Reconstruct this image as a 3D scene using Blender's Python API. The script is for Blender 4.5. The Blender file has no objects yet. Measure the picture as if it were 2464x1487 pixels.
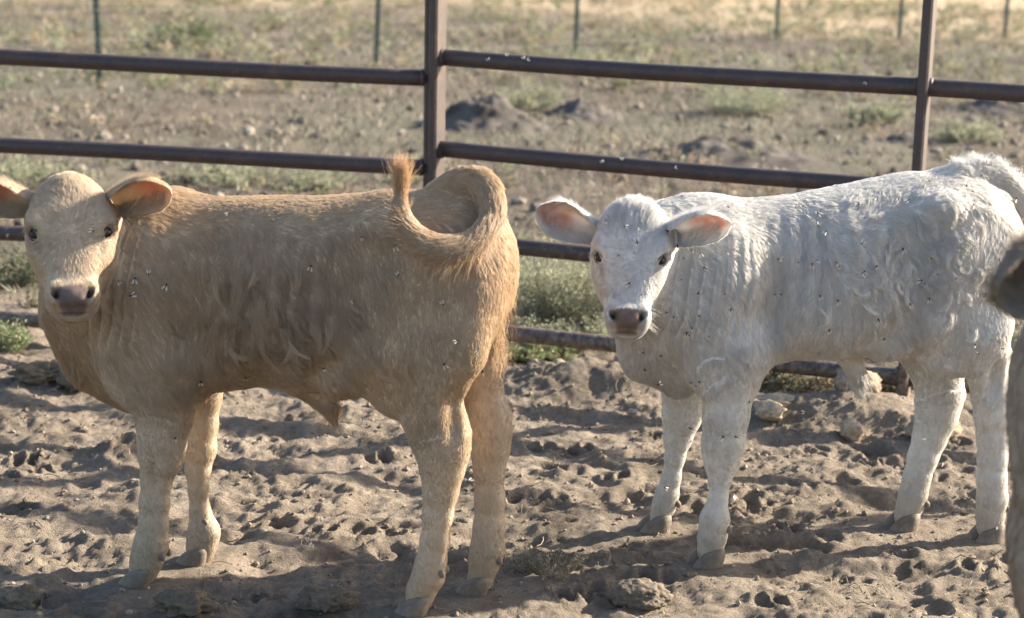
import bpy, math
import numpy as np
from mathutils import Matrix, Vector

# ------------------------------------------------------------------ camera, world, sun, exposure
scene = bpy.context.scene
W, H = 2464.0, 1487.0            # trace units: the photograph at this width
F, HC = 4430.0, 1.48             # focal length in those units, eye height in metres
PITCH, ROLL = math.radians(12.27), math.radians(1.2)
SUN_AZ, SUN_EL = math.radians(21.0), math.radians(24.5)   # azimuth from +X towards +Y


def rx(a):
    c, s = math.cos(a), math.sin(a)
    return np.array([[1, 0, 0], [0, c, -s], [0, s, c]])


def rz(a):
    c, s = math.cos(a), math.sin(a)
    return np.array([[c, -s, 0], [s, c, 0], [0, 0, 1.0]])


CM = rx(math.pi / 2 - PITCH) @ rz(ROLL)
EYE = np.array([0, 0, HC])
cam_d = bpy.data.cameras.new('camera')
cam = bpy.data.objects.new('camera', cam_d)
scene.collection.objects.link(cam)
mw = np.eye(4); mw[:3, :3] = CM; mw[:3, 3] = EYE
cam.matrix_world = Matrix([list(r) for r in mw])
cam_d.sensor_width = 36.0
cam_d.lens = 36.0 * F / W
cam_d.clip_end = 1000
cam_d.clip_start = 0.05
cam_d.dof.use_dof = True
cam_d.dof.focus_distance = 4.15
cam_d.dof.aperture_fstop = 4.0
scene.camera = cam

world = bpy.data.worlds.new('World')
scene.world = world
world.use_nodes = True
wn = world.node_tree
bg = wn.nodes['Background']
sky = wn.nodes.new('ShaderNodeTexSky')
sky.sky_type = 'NISHITA'
sky.sun_disc = False
sky.sun_elevation = SUN_EL
sky.sun_rotation = math.radians(90) - SUN_AZ
sky.air_density = 1.0
sky.dust_density = 2.0
wn.links.new(sky.outputs[0], bg.inputs[0])
bg.inputs[1].default_value = 0.092

sun_d = bpy.data.lights.new('sun', 'SUN')
sun_d.energy = 5.0
sun_d.angle = math.radians(0.6)
sun_d.color = (1.0, 0.895, 0.74)
sun = bpy.data.objects.new('sun', sun_d)
scene.collection.objects.link(sun)
to_sun = Vector((math.cos(SUN_EL) * math.cos(SUN_AZ), math.cos(SUN_EL) * math.sin(SUN_AZ), math.sin(SUN_EL)))
sun.rotation_euler = to_sun.to_track_quat('Z', 'Y').to_euler()

scene.view_settings.view_transform = 'Standard'
scene.view_settings.look = 'None'
scene.view_settings.gamma = 1.0
scene.view_settings.exposure = 1.93
scene.cycles.use_denoising = True
scene.cycles.max_bounces = 10
scene.cycles.diffuse_bounces = 5
scene.cycles.transmission_bounces = 6
scene.cycles_curves.shape = 'RIBBONS'

# ------------------------------------------------------------------ helpers
COL = scene.collection
RNG = np.random.default_rng(7)


def ray(px, py):
    return CM @ np.array([(px - W / 2) / F, -(py - H / 2) / F, -1.0])


def gnd(px, py, z=0.0):
    d = ray(px, py)
    return EYE + d * ((z - HC) / d[2])


def on_plane(px, py, p0, n):
    d = ray(px, py)
    return EYE + d * (np.dot(np.asarray(p0) - EYE, n) / np.dot(d, n))


def at_depth(px, py, Y):
    d = ray(px, py)
    return EYE + d * (Y / d[1])


def smooth(a, b, x):
    t = np.clip((np.asarray(x, float) - a) / (b - a), 0, 1)
    return t * t * (3 - 2 * t)


def _hash(ix, iy, iz, seed):
    n = (ix.astype(np.int64) * 374761393 + iy.astype(np.int64) * 668265263 + iz.astype(np.int64) * 2147483647 + seed * 1274126177) & 0xffffffff
    n = ((n ^ (n >> 13)) * 1274126177) & 0xffffffff
    n = (n ^ (n >> 16)) & 0xffffffff
    n = (n * 2246822519) & 0xffffffff
    return ((n ^ (n >> 15)) & 0xffffff) / float(0xffffff) * 2 - 1


def vnoise3(P, seed=0):
    """smooth value noise in -1..1 at points P (N,3)"""
    P = np.asarray(P, float)
    i = np.floor(P); f = P - i
    i = i.astype(np.int64); f = f * f * f * (f * (f * 6 - 15) + 10)
    out = 0
    for dx in (0, 1):
        wx = f[:, 0] if dx else 1 - f[:, 0]
        for dy in (0, 1):
            wy = f[:, 1] if dy else 1 - f[:, 1]
            for dz in (0, 1):
                wz = f[:, 2] if dz else 1 - f[:, 2]
                out = out + wx * wy * wz * _hash(i[:, 0] + dx, i[:, 1] + dy, i[:, 2] + dz, seed)
    return out


def gnoise2(x, y, seed=0):
    """2-D gradient noise, about -0.7..0.7"""
    ix = np.floor(x); iy = np.floor(y)
    fx = x - ix; fy = y - iy
    ix = ix.astype(np.int64); iy = iy.astype(np.int64)
    u = fx * fx * fx * (fx * (fx * 6 - 15) + 10); v = fy * fy * fy * (fy * (fy * 6 - 15) + 10)
    z = np.zeros_like(ix)

    def g(dx, dy):
        a = _hash(ix + dx, iy + dy, z, seed) * math.pi
        return np.cos(a) * (fx - dx) + np.sin(a) * (fy - dy)
    a = g(0, 0) * (1 - u) + g(1, 0) * u
    b = g(0, 1) * (1 - u) + g(1, 1) * u
    return a * (1 - v) + b * v


def mesh_obj(name, V, faces, mat, parent=None, smooth_shade=True, color=None, world_loc=None):
    """faces: (N,3) or (N,4) array, or list of such arrays"""
    me = bpy.data.meshes.new(name)
    fl = faces if isinstance(faces, list) else [faces]
    fl = [np.asarray(f, np.int32) for f in fl if len(f)]
    V = np.asarray(V, np.float32)
    me.vertices.add(len(V)); me.vertices.foreach_set('co', V.ravel())
    loops = np.concatenate([f.ravel() for f in fl])
    sizes = np.concatenate([np.full(len(f), f.shape[1], np.int32) for f in fl])
    me.loops.add(len(loops)); me.loops.foreach_set('vertex_index', loops)
    me.polygons.add(len(sizes))
    me.polygons.foreach_set('loop_start', np.concatenate([[0], np.cumsum(sizes)[:-1]]).astype(np.int32))
    me.polygons.foreach_set('use_smooth', np.full(len(sizes), smooth_shade, bool))
    me.update(calc_edges=True)
    if color is not None:
        at = me.attributes.new('Col', 'FLOAT_COLOR', 'POINT')
        c = np.ones((len(V), 4), np.float32); c[:, :3] = color
        at.data.foreach_set('color', c.ravel())
    if mat is not None:
        me.materials.append(mat)
    o = bpy.data.objects.new(name, me)
    COL.objects.link(o)
    if parent is not None:
        o.parent = parent
    if world_loc is not None:
        o.location = world_loc
    return o


def tag(o, label=None, cat=None, group=None, kind=None):
    if label: o['label'] = label
    if cat: o['category'] = cat
    if group: o['group'] = group
    if kind: o['kind'] = kind
    return o


def empty(name, loc=(0, 0, 0), rotz=0.0):
    o = bpy.data.objects.new(name, None)
    o.empty_display_size = 0.1
    o.location = loc; o.rotation_euler = (0, 0, rotz)
    COL.objects.link(o)
    return o


class MB:
    """collects simple solids into one mesh"""
    def __init__(s): s.v = []; s.f3 = []; s.f4 = []; s.c = []; s.n = 0

    def add(s, V, F, col=(1, 1, 1)):
        V = np.asarray(V, float); F = np.asarray(F, int)
        s.v.append(V); (s.f4 if F.shape[1] == 4 else s.f3).append(F + s.n)
        c = np.empty((len(V), 3)); c[:] = col
        s.c.append(c); s.n += len(V)

    def build(s, name, mat, parent=None, smooth_shade=True):
        fl = []
        if s.f4: fl.append(np.concatenate(s.f4))
        if s.f3: fl.append(np.concatenate(s.f3))
        return mesh_obj(name, np.concatenate(s.v), fl, mat, parent, smooth_shade, np.concatenate(s.c))

    def tube(s, pts, rad, seg=10, col=(1, 1, 1), cap=True, squash=None):
        pts = np.asarray(pts, float); n = len(pts)
        rad = np.broadcast_to(np.asarray(rad, float), (n,))
        T = np.gradient(pts, axis=0); T /= np.linalg.norm(T, axis=1)[:, None] + 1e-12
        up = np.array([0, 0, 1.0]) if abs(T[0, 2]) < 0.9 else np.array([1.0, 0, 0])
        V = []
        a = np.arange(seg) / seg * 2 * math.pi
        A = np.cross(T[0], up); A /= np.linalg.norm(A)
        for i in range(n):
            A = A - T[i] * np.dot(A, T[i]); A /= np.linalg.norm(A) + 1e-12
            B = np.cross(T[i], A)
            V.append(pts[i] + rad[i] * (np.cos(a)[:, None] * A + np.sin(a)[:, None] * B))
        V = np.concatenate(V)
        F = []
        for i in range(n - 1):
            for j in range(seg):
                F.append((i * seg + j, i * seg + (j + 1) % seg, (i + 1) * seg + (j + 1) % seg, (i + 1) * seg + j))
        if cap:
            V = np.concatenate([V, pts[:1], pts[-1:]])
            F3 = [(len(V) - 2, (j + 1) % seg, j) for j in range(seg)] + [(len(V) - 1, (n - 1) * seg + j, (n - 1) * seg + (j + 1) % seg) for j in range(seg)]
            s.f3.append(np.array(F3) + s.n)
        s.add(V, F, col)

    def box(s, c, half, R=None, col=(1, 1, 1), bev=0.0):
        sg = np.array([[x, y, z] for x in (-1, 1) for y in (-1, 1) for z in (-1, 1)], float)
        V = sg * np.asarray(half)
        if R is not None: V = V @ np.asarray(R).T
        s.add(V + np.asarray(c), [(0, 1, 3, 2), (4, 6, 7, 5), (0, 4, 5, 1), (2, 3, 7, 6), (0, 2, 6, 4), (1, 5, 7, 3)], col)


def ico(sub=2):
    import bmesh
    bm = bmesh.new(); bmesh.ops.create_icosphere(bm, subdivisions=sub, radius=1.0)
    V = np.array([v.co[:] for v in bm.verts]); Fc = np.array([[v.index for v in f.verts] for f in bm.faces])
    bm.free()
    return V, Fc


ICO = {k: ico(k) for k in (1, 2, 3, 4, 5)}


# ------------------------------------------------------------------ materials
def new_mat(name):
    m = bpy.data.materials.new(name); m.use_nodes = True
    nt = m.node_tree
    return m, nt, nt.nodes['Principled BSDF']


def nd(nt, typ, **kw):
    n = nt.nodes.new(typ)
    for k, v in kw.items():
        if hasattr(n, k) and not k.startswith('i_'):
            setattr(n, k, v)
        else:
            n.inputs[k[2:] if k.startswith('i_') else k].default_value = v
    return n


def noise_node(nt, scale, detail=4.0, rough=0.55, coord='Object'):
    tc = nt.nodes.new('ShaderNodeTexCoord')
    n = nt.nodes.new('ShaderNodeTexNoise')
    n.inputs['Scale'].default_value = scale; n.inputs['Detail'].default_value = detail; n.inputs['Roughness'].default_value = rough
    nt.links.new(tc.outputs[coord], n.inputs['Vector'])
    return n


def ramp(nt, src, stops):
    r = nt.nodes.new('ShaderNodeValToRGB')
    e = r.color_ramp.elements
    while len(e) < len(stops): e.new(0.5)
    for i, (p, c) in enumerate(stops):
        e[i].position = p; e[i].color = (*c, 1)
    nt.links.new(src, r.inputs[0])
    return r


def mixc(nt, fac, a, b, mode='MIX'):
    m = nt.nodes.new('ShaderNodeMix'); m.data_type = 'RGBA'; m.blend_type = mode
    for s, v in ((0, fac), (6, a), (7, b)):
        if hasattr(v, 'links') or isinstance(v, bpy.types.NodeSocket): nt.links.new(v, m.inputs[s])
        else: m.inputs[s].default_value = v if s == 0 else (*v, 1)
    return m.outputs[2]


def bump(nt, bsdf, src, strength, dist):
    b = nt.nodes.new('ShaderNodeBump')
    b.inputs['Strength'].default_value = strength; b.inputs['Distance'].default_value = dist
    nt.links.new(src, b.inputs['Height']); nt.links.new(b.outputs[0], bsdf.inputs['Normal'])
    return b


def mat_ground():
    m, nt, p = new_mat('dry_earth')
    a = nt.nodes.new('ShaderNodeAttribute'); a.attribute_name = 'Col'
    n1 = noise_node(nt, 9.0, 6, 0.6); n2 = noise_node(nt, 70.0, 5, 0.65); n3 = noise_node(nt, 230.0, 6, 0.75)
    r1 = ramp(nt, n1.outputs[0], [(0.3, (0.72, 0.70, 0.68)), (0.7, (1.18, 1.17, 1.15))])
    r2 = ramp(nt, n2.outputs[0], [(0.25, (0.72, 0.70, 0.68)), (0.75, (1.22, 1.22, 1.2))])
    c = mixc(nt, 1.0, a.outputs['Color'], r1.outputs[0], 'MULTIPLY')
    c = mixc(nt, 1.0, c, r2.outputs[0], 'MULTIPLY')
    nt.links.new(c, p.inputs['Base Color'])
    p.inputs['Roughness'].default_value = 0.95
    p.inputs['Specular IOR Level'].default_value = 0.15
    ad = nt.nodes.new('ShaderNodeMath'); ad.operation = 'ADD'
    nt.links.new(n2.outputs[0], ad.inputs[0])
    ml = nt.nodes.new('ShaderNodeMath'); ml.operation = 'MULTIPLY'; ml.inputs[1].default_value = 0.8
    nt.links.new(n3.outputs[0], ml.inputs[0]); nt.links.new(ml.outputs[0], ad.inputs[1])
    bump(nt, p, ad.outputs[0], 1.0, 0.013)
    return m


def mat_vcol(name, rough=0.9, spec=0.2, scale=60.0, lo=0.8, hi=1.2, bumpd=0.0, transl=0.0):
    m, nt, p = new_mat(name)
    a = nt.nodes.new('ShaderNodeAttribute'); a.attribute_name = 'Col'
    n = noise_node(nt, scale, 4, 0.6)
    r = ramp(nt, n.outputs[0], [(0.3, (lo,) * 3), (0.7, (hi,) * 3)])
    c = mixc(nt, 1.0, a.outputs['Color'], r.outputs[0], 'MULTIPLY')
    nt.links.new(c, p.inputs['Base Color'])
    p.inputs['Roughness'].default_value = rough
    p.inputs['Specular IOR Level'].default_value = spec
    if bumpd: bump(nt, p, n.outputs[0], 0.7, bumpd)
    if transl:
        t = nt.nodes.new('ShaderNodeBsdfTranslucent'); nt.links.new(c, t.inputs[0])
        mx = nt.nodes.new('ShaderNodeMixShader'); mx.inputs[0].default_value = transl
        nt.links.new(p.outputs[0], mx.inputs[1]); nt.links.new(t.outputs[0], mx.inputs[2])
        nt.links.new(mx.outputs[0], nt.nodes['Material Output'].inputs[0])
    return m


def mat_hair(name, transl=0.42, gloss=0.06):
    m, nt, p = new_mat(name)
    nt.nodes.remove(p)
    a = nt.nodes.new('ShaderNodeAttribute'); a.attribute_name = 'Col'
    d = nt.nodes.new('ShaderNodeBsdfDiffuse'); t = nt.nodes.new('ShaderNodeBsdfTranslucent')
    g = nt.nodes.new('ShaderNodeBsdfGlossy'); g.inputs['Roughness'].default_value = 0.45
    nt.links.new(a.outputs['Color'], d.inputs[0]); nt.links.new(a.outputs['Color'], t.inputs[0])
    m1 = nt.nodes.new('ShaderNodeMixShader'); m1.inputs[0].default_value = transl
    m2 = nt.nodes.new('ShaderNodeMixShader'); m2.inputs[0].default_value = gloss
    nt.links.new(d.outputs[0], m1.inputs[1]); nt.links.new(t.outputs[0], m1.inputs[2])
    nt.links.new(m1.outputs[0], m2.inputs[1]); nt.links.new(g.outputs[0], m2.inputs[2])
    nt.links.new(m2.outputs[0], nt.nodes['Material Output'].inputs[0])
    return m


def mat_steel():
    m, nt, p = new_mat('rusted_pipe')
    n1 = noise_node(nt, 14.0, 6, 0.65); n2 = noise_node(nt, 120.0, 4, 0.6); n3 = noise_node(nt, 45.0, 5, 0.7)
    r = ramp(nt, n1.outputs[0], [(0.35, (0.042, 0.032, 0.034)), (0.55, (0.056, 0.039, 0.037)), (0.72, (0.09, 0.056, 0.044))])
    sp = ramp(nt, n2.outputs[0], [(0.60, (0, 0, 0)), (0.74, (1, 1, 1))])
    c = mixc(nt, sp.outputs[0], r.outputs[0], (0.11, 0.09, 0.078))
    # dusty splashes, more of them low down
    g = nt.nodes.new('ShaderNodeNewGeometry'); sx = nt.nodes.new('ShaderNodeSeparateXYZ')
    nt.links.new(g.outputs['Position'], sx.inputs[0])
    mr = nt.nodes.new('ShaderNodeMapRange'); mr.inputs[1].default_value = 0.55; mr.inputs[2].default_value = 0.05
    mr.inputs[3].default_value = 0.0; mr.inputs[4].default_value = 0.24
    nt.links.new(sx.outputs[2], mr.inputs[0])
    ad = nt.nodes.new('ShaderNodeMath'); ad.operation = 'ADD'; nt.links.new(mr.outputs[0], ad.inputs[0]); nt.links.new(n3.outputs[0], ad.inputs[1])
    du = ramp(nt, ad.outputs[0], [(0.62, (0, 0, 0)), (0.95, (1, 1, 1))])
    c = mixc(nt, du.outputs[0], c, (0.25, 0.20, 0.155))
    nt.links.new(c, p.inputs['Base Color'])
    p.inputs['Roughness'].default_value = 0.52
    p.inputs['Specular IOR Level'].default_value = 0.45
    p.inputs['Metallic'].default_value = 0.1
    bump(nt, p, n2.outputs[0], 0.3, 0.002)
    return m


M_GROUND = mat_ground()
M_CLOD = mat_vcol('clod_earth', 0.95, 0.1, 90.0, 0.7, 1.25, 0.006)
M_STEEL = mat_steel()
M_TPOST = mat_vcol('painted_post', 0.6, 0.3, 30.0, 0.7, 1.3)
M_LEAF = mat_vcol('weed_leaf', 0.75, 0.25, 8.0, 0.8, 1.2, 0, 0.3)
M_SKIN = mat_vcol('calf_skin', 0.85, 0.2, 45.0, 0.92, 1.08, 0.0015)
M_NOSE = mat_vcol('moist_nose', 0.38, 0.5, 350.0, 0.75, 1.2, 0.0012)
M_EAR = mat_vcol('ear_skin', 0.7, 0.25, 60.0, 0.9, 1.1, 0.001, 0.36)
M_HOOF = mat_vcol('hoof_horn', 0.7, 0.3, 80.0, 0.75, 1.25, 0.002)
M_HAIR = mat_hair('calf_hair')
M_FLY = mat_vcol('fly_chitin', 0.4, 0.5, 200.0, 0.8, 1.2)
M_WING = mat_vcol('fly_wing', 0.3, 0.6, 200.0, 0.9, 1.1, 0, 0.5)
m_eye, nt_, p_ = new_mat('calf_eye')
p_.inputs['Base Color'].default_value = (0.012, 0.008, 0.006, 1); p_.inputs['Roughness'].default_value = 0.33; p_.inputs['Specular IOR Level'].default_value = 0.3
M_EYE = m_eye

# ------------------------------------------------------------------ where the big things stand
FEET_TAN = dict(nf=gnd(340, 1405), ff=gnd(480, 1355), nh=gnd(1010, 1475), fh=gnd(1160, 1428))
FEET_WHITE = dict(nf=gnd(1705, 1360), ff=gnd(1578, 1278), nh=gnd(2378, 1300), fh=gnd(2168, 1273))
POST_J = gnd(1036, 862)          # where the two fence panels meet
POST_R = gnd(2172, 976)          # upright of the second panel


# ------------------------------------------------------------------ ground
def axis_coords(lo, hi, step, grow, far_lo, far_hi):
    core = np.arange(lo, hi + 1e-9, step)
    up = []; s = step; v = core[-1]
    while v < far_hi:
        s = min(s * grow, 12.0); v += s; up.append(v)
    dn = []; s = step; v = core[0]
    while v > far_lo:
        s = min(s * grow, 12.0); v -= s; dn.append(v)
    return np.array(dn[::-1] + list(core) + up)


fence_dir = (POST_R - POST_J); fence_dir[2] = 0; fence_dir /= np.linalg.norm(fence_dir)
fence_nrm = np.array([-fence_dir[1], fence_dir[0], 0])      # towards the pasture
_dent_rng = np.random.default_rng(11)
DENTS = []
for _ in range(240):
    x = _dent_rng.uniform(-1.9, 2.0); y = _dent_rng.uniform(3.2, 5.1); a = _dent_rng.uniform(0, math.pi)
    if _ % 3:                                   # a cloven print: two lobes side by side
        d = _dent_rng.uniform(0.008, 0.020); r = _dent_rng.uniform(0.017, 0.023)
        for sg in (-1, 1):
            DENTS.append((x - math.sin(a) * r * 1.05 * sg, y + math.cos(a) * r * 1.05 * sg, r, d, a + 0.12 * sg, 1.9))
    else:
        DENTS.append((x, y, _dent_rng.uniform(0.03, 0.055), _dent_rng.uniform(0.006, 0.015), a, _dent_rng.uniform(1.0, 1.6)))
ALL_FEET = list(FEET_TAN.values()) + list(FEET_WHITE.values())


def ground_height(x, y):
    x = np.asarray(x, float); y = np.asarray(y, float)
    shp = x.shape
    x = x.ravel(); y = y.ravel()
    h = 0.030 * gnoise2(x * 1.1, y * 1.1, 1)
    df = (x - POST_J[0]) * fence_nrm[0] + (y - POST_J[1]) * fence_nrm[1]
    left = x < POST_J[0]
    df = np.where(left, y - POST_J[1] - 0.04 * (x - POST_J[0]), df)
    pen = 1 - smooth(-0.1, 0.25, df)
    wx = x + 0.03 * gnoise2(x * 6, y * 6, 21); wy = y + 0.03 * gnoise2(x * 6, y * 6, 22)
    rid = 1 - np.abs(gnoise2(wx * 2.3, wy * 5.6, 2)) * 2.2
    rid2 = 1 - np.abs(gnoise2(wx * 7.0, wy * 13.0, 3)) * 2.2
    fine = gnoise2(x * 26, y * 30, 4) * 0.008 + np.abs(gnoise2(x * 55, y * 60, 5)) * 0.007 + gnoise2(x * 105, y * 110, 6) * 0.0026
    crumb = np.maximum(gnoise2(wx * 19 + 0.2, wy * 22, 25), 0) ** 1.2 * 0.016 + np.maximum(gnoise2(x * 42, y * 46, 26), 0) * 0.016 + np.maximum(gnoise2(x * 74, y * 78, 27), 0.05) * 0.013
    patch = smooth(-0.25, 0.3, gnoise2(x * 2.7, y * 3.6, 28) + 0.4 * gnoise2(x * 8, y * 9, 29))
    churn = 0.024 * rid + 0.010 * rid2 + 0.018 * gnoise2(wx * 4.2, wy * 6.5, 8) + fine + crumb * (0.2 + 0.7 * patch)
    h = h + pen * churn - 0.022 * pen
    h += (1 - pen) * (0.030 * gnoise2(x * 2.2, y * 2.2, 9) + 0.022 * np.abs(gnoise2(x * 6, y * 6, 10)) + 0.02 * np.abs(gnoise2(x * 14, y * 14, 12)))
    # hoof prints
    near = np.where((np.abs(x) < 2.3) & (y > 3.0) & (y < 6.2))[0]
    xn, yn = x[near], y[near]; hn = np.zeros(len(near))
    for (dx, dy, r, d, a, e) in DENTS:
        m = np.where((np.abs(xn - dx) < r * 3.2) & (np.abs(yn - dy) < r * 3.2))[0]
        if not len(m): continue
        u = (xn[m] - dx) * math.cos(a) + (yn[m] - dy) * math.sin(a); v = -(xn[m] - dx) * math.sin(a) + (yn[m] - dy) * math.cos(a)
        q = np.sqrt((u / e) ** 2 + v ** 2) / r
        hn[m] += -d * (1 - smooth(0.55, 1.05, q)) + 0.5 * d * np.exp(-((q - 1.25) / 0.3) ** 2)
    h[near] += hn
    # spoil bank along the panels
    h += 0.030 * np.exp(-((df + 0.22) / 0.18) ** 2) * (0.7 + 0.9 * gnoise2(x * 2.0, y * 2.0, 14))
    b = gnd(1470, 945)
    h += 0.085 * np.exp(-(((x - b[0]) / 0.27) ** 2 + ((y - b[1]) / 0.12) ** 2)) * (0.85 + 0.5 * gnoise2(x * 9, y * 9, 15))
    b = gnd(2090, 1040)
    h += 0.06 * np.exp(-(((x - b[0]) / 0.25) ** 2 + ((y - b[1] - 0.1) / 0.14) ** 2))
    b = gnd(300, 1085)
    h += 0.035 * np.exp(-(((x - b[0]) / 0.09) ** 2 + ((y - b[1]) / 0.09) ** 2))
    # ground pressed level under the hooves
    for p in ALL_FEET:
        q = np.sqrt((x - p[0]) ** 2 + (y - p[1]) ** 2)
        w = 1 - smooth(0.055, 0.15, q)
        h = h * (1 - w) + w * (0.006 + 0.004 * gnoise2(x * 40, y * 40, 16))
    # gentle far relief
    far = smooth(9, 30, y)
    h += far * 0.10 * gnoise2(x * 0.25, y * 0.25, 18)
    return h.reshape(shp)


gx = axis_coords(-1.62, 1.66, 0.0080, 1.055, -160, 160)
gy = axis_coords(3.52, 6.0, 0.0080, 1.024, -40, 200)
GX, GY = np.meshgrid(gx, gy)
GZ = ground_height(GX, GY)
nx, ny = len(gx), len(gy)
idx = np.arange(nx * ny).reshape(ny, nx)
quads = np.stack([idx[:-1, :-1], idx[:-1, 1:], idx[1:, 1:], idx[1:, :-1]], -1).reshape(-1, 4)
gxr, gyr = GX.ravel(), GY.ravel()
df_ = (gxr - POST_J[0]) * fence_nrm[0] + (gyr - POST_J[1]) * fence_nrm[1]
past = smooth(-0.05, 0.5, df_)
n_a = gnoise2(gxr * 0.9, gyr * 0.9, 31); n_b = gnoise2(gxr * 3.1, gyr * 3.1, 32); n_c = gnoise2(gxr * 0.35, gyr * 0.35, 33)
c_pen = np.array([0.255, 0.215, 0.175]) * (1 + 0.18 * n_a + 0.15 * n_b)[:, None]
dung = smooth(0.30, 0.5, gnoise2(gxr * 3.7, gyr * 3.7, 34))[:, None]
c_pen = c_pen * (1 - 0.40 * dung)
c_pas = np.array([0.132, 0.110, 0.090]) * (1 + 0.25 * n_a + 0.3 * n_b)[:, None]
grn = smooth(-0.25, 0.3, n_c + 0.5 * n_b)[:, None]
c_pas = c_pas * (1 - 0.5 * grn) + 0.5 * grn * np.array([0.145, 0.150, 0.11])
dry = (smooth(21.0, 24.5, gyr + 1.2 * n_c * 4) * smooth(0.5, 3.5, gxr))[:, None]
dry = np.maximum(dry, 0.75 * (smooth(25, 30, gyr + 4 * n_c))[:, None])
c_pas = c_pas * (1 - dry) + dry * np.array([0.40, 0.325, 0.225])
gcol = c_pen * (1 - past[:, None]) + c_pas * past[:, None]
ground = mesh_obj('ground', np.stack([gxr, gyr, GZ.ravel()], -1), quads, M_GROUND, color=gcol)
tag(ground, 'churned dry earth of the pen running out into the pasture', 'ground', kind='structure')


def gz(x, y):
    return float(ground_height(np.array([x]), np.array([y]))[0])


# ------------------------------------------------------------------ clods and crumbs
def clod_mesh(r, seed, sub=4, rough=0.28, flat=0.75):
    V, Fc = ICO[sub]
    n = V * (1 + rough * vnoise3(V * 1.7 + seed * 3.1, seed)[:, None] + rough * 0.6 * vnoise3(V * 4.1, seed + 1)[:, None] + rough * 0.35 * vnoise3(V * 9.0, seed + 2)[:, None] + rough * 0.22 * vnoise3(V * 19.0, seed + 3)[:, None])
    return n * np.array([r[0], r[1], r[2] * flat]), Fc


def clod(px, py, r, label, seed, col=(0.27, 0.215, 0.16), sub=4, rough=0.20, name='dirt_clod', group=None, sink=0.15):
    p = gnd(px, py, 0.02)
    z = gz(p[0], p[1])
    V, Fc = clod_mesh(r, seed, sub, rough)
    c = np.array(col) * (1 + 0.18 * vnoise3(V * 40, seed + 9)[:, None])
    o = mesh_obj(name, V, Fc, M_CLOD, color=c)
    o.location = (p[0], p[1], z + r[2] * (1 - sink) * 0.6)
    tag(o, label, 'dirt clod', group)
    return o


clod(2062, 985, (0.068, 0.06, 0.062), 'big rough earth clod below the white calf\'s belly', 1)
clod(2048, 1042, (0.034, 0.03, 0.046), 'small knobbly earth clod just in front of the big clod', 2, (0.33, 0.26, 0.19))
clod(1850, 1010, (0.045, 0.05, 0.035), 'rounded pale clod beside the white calf\'s near foreleg', 3, (0.33, 0.27, 0.2))
clod(1872, 988, (0.06, 0.045, 0.026), 'flat slab of earth lying behind the rounded pale clod', 4, (0.33, 0.27, 0.2))
clod(2240, 1050, (0.075, 0.06, 0.055), 'shaded earth lump between the white calf\'s hind legs', 5)
clod(1535, 1425, (0.068, 0.055, 0.040), 'dark broad clod at the bottom right of the tan calf', 6, (0.14, 0.115, 0.09), 5)  # darkened: the white calf's shadow is put into its colour
clod(697, 1000, (0.014, 0.013, 0.021), 'lone upright dung nugget standing under the tan calf\'s belly', 8, (0.16, 0.125, 0.09), 3)
clod(105, 905, (0.085, 0.06, 0.05), 'dark crusted dung lump left of the tan calf\'s brisket', 9, (0.15, 0.12, 0.085), 5, 0.4)
clod(190, 915, (0.055, 0.05, 0.045), 'second dark dung lump next to the tan calf\'s brisket', 10, (0.14, 0.11, 0.08), 4, 0.4)
clod(40, 1420, (0.055, 0.045, 0.036), 'dark crumbly clod in the bottom left corner', 11, (0.16, 0.13, 0.095), 4, 0.4)
clod(445, 1462, (0.055, 0.045, 0.036), 'crumbly dark clod in front of the tan calf\'s forelegs', 12, (0.13, 0.105, 0.078), 4, 0.34)
clod(790, 1440, (0.06, 0.05, 0.03), 'weedy dark lump between the tan calf\'s fore and hind legs', 13, (0.13, 0.105, 0.078), 4, 0.34)
clod(1520, 1000, (0.016, 0.015, 0.013), 'small round stone left of the white calf\'s far foreleg', 14, (0.3, 0.25, 0.19), 3)
clod(1395, 875, (0.045, 0.035, 0.03), 'earth lump under the lowest pipe left of the white calf', 15, (0.3, 0.245, 0.18))
clod(1292, 893, (0.03, 0.03, 0.026), 'round clod by the green weeds behind the tan calf\'s rump', 16, (0.26, 0.21, 0.15))
clod(1345, 905, (0.02, 0.02, 0.017), 'little pale clod below the lowest pipe between the calves', 17, (0.33, 0.27, 0.2), 3)


def scatter_rocks(name, pts, sizes, cols, label, cat, seed, sub=1):
    V0, F0 = ICO[sub]
    r = np.random.default_rng(seed); n = len(pts)
    var = [V0 * (1 + 0.35 * vnoise3(V0 * 1.9 + k * 7, k)[:, None]) for k in range(8)]
    sc = r.uniform(0.7, 1.3, (n, 3)) * np.asarray(sizes)[:, None]; sc[:, 2] *= 0.75
    a = r.uniform(0, 6.28, n)
    VV = np.empty((n, len(V0), 3))
    for i in range(n):
        v = var[i % 8] * sc[i]; ca, sa = math.cos(a[i]), math.sin(a[i])
        VV[i, :, 0] = v[:, 0] * ca - v[:, 1] * sa; VV[i, :, 1] = v[:, 0] * sa + v[:, 1] * ca; VV[i, :, 2] = v[:, 2]
    VV += np.asarray(pts)[:, None, :]
    FF = (F0[None] + (np.arange(n) * len(V0))[:, None, None]).reshape(-1, 3)
    C = np.repeat(np.asarray(cols), len(V0), 0)
    o = mesh_obj(name, VV.reshape(-1, 3), FF, M_CLOD, color=C, smooth_shade=False)
    return tag(o, label, cat, kind='stuff')


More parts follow.
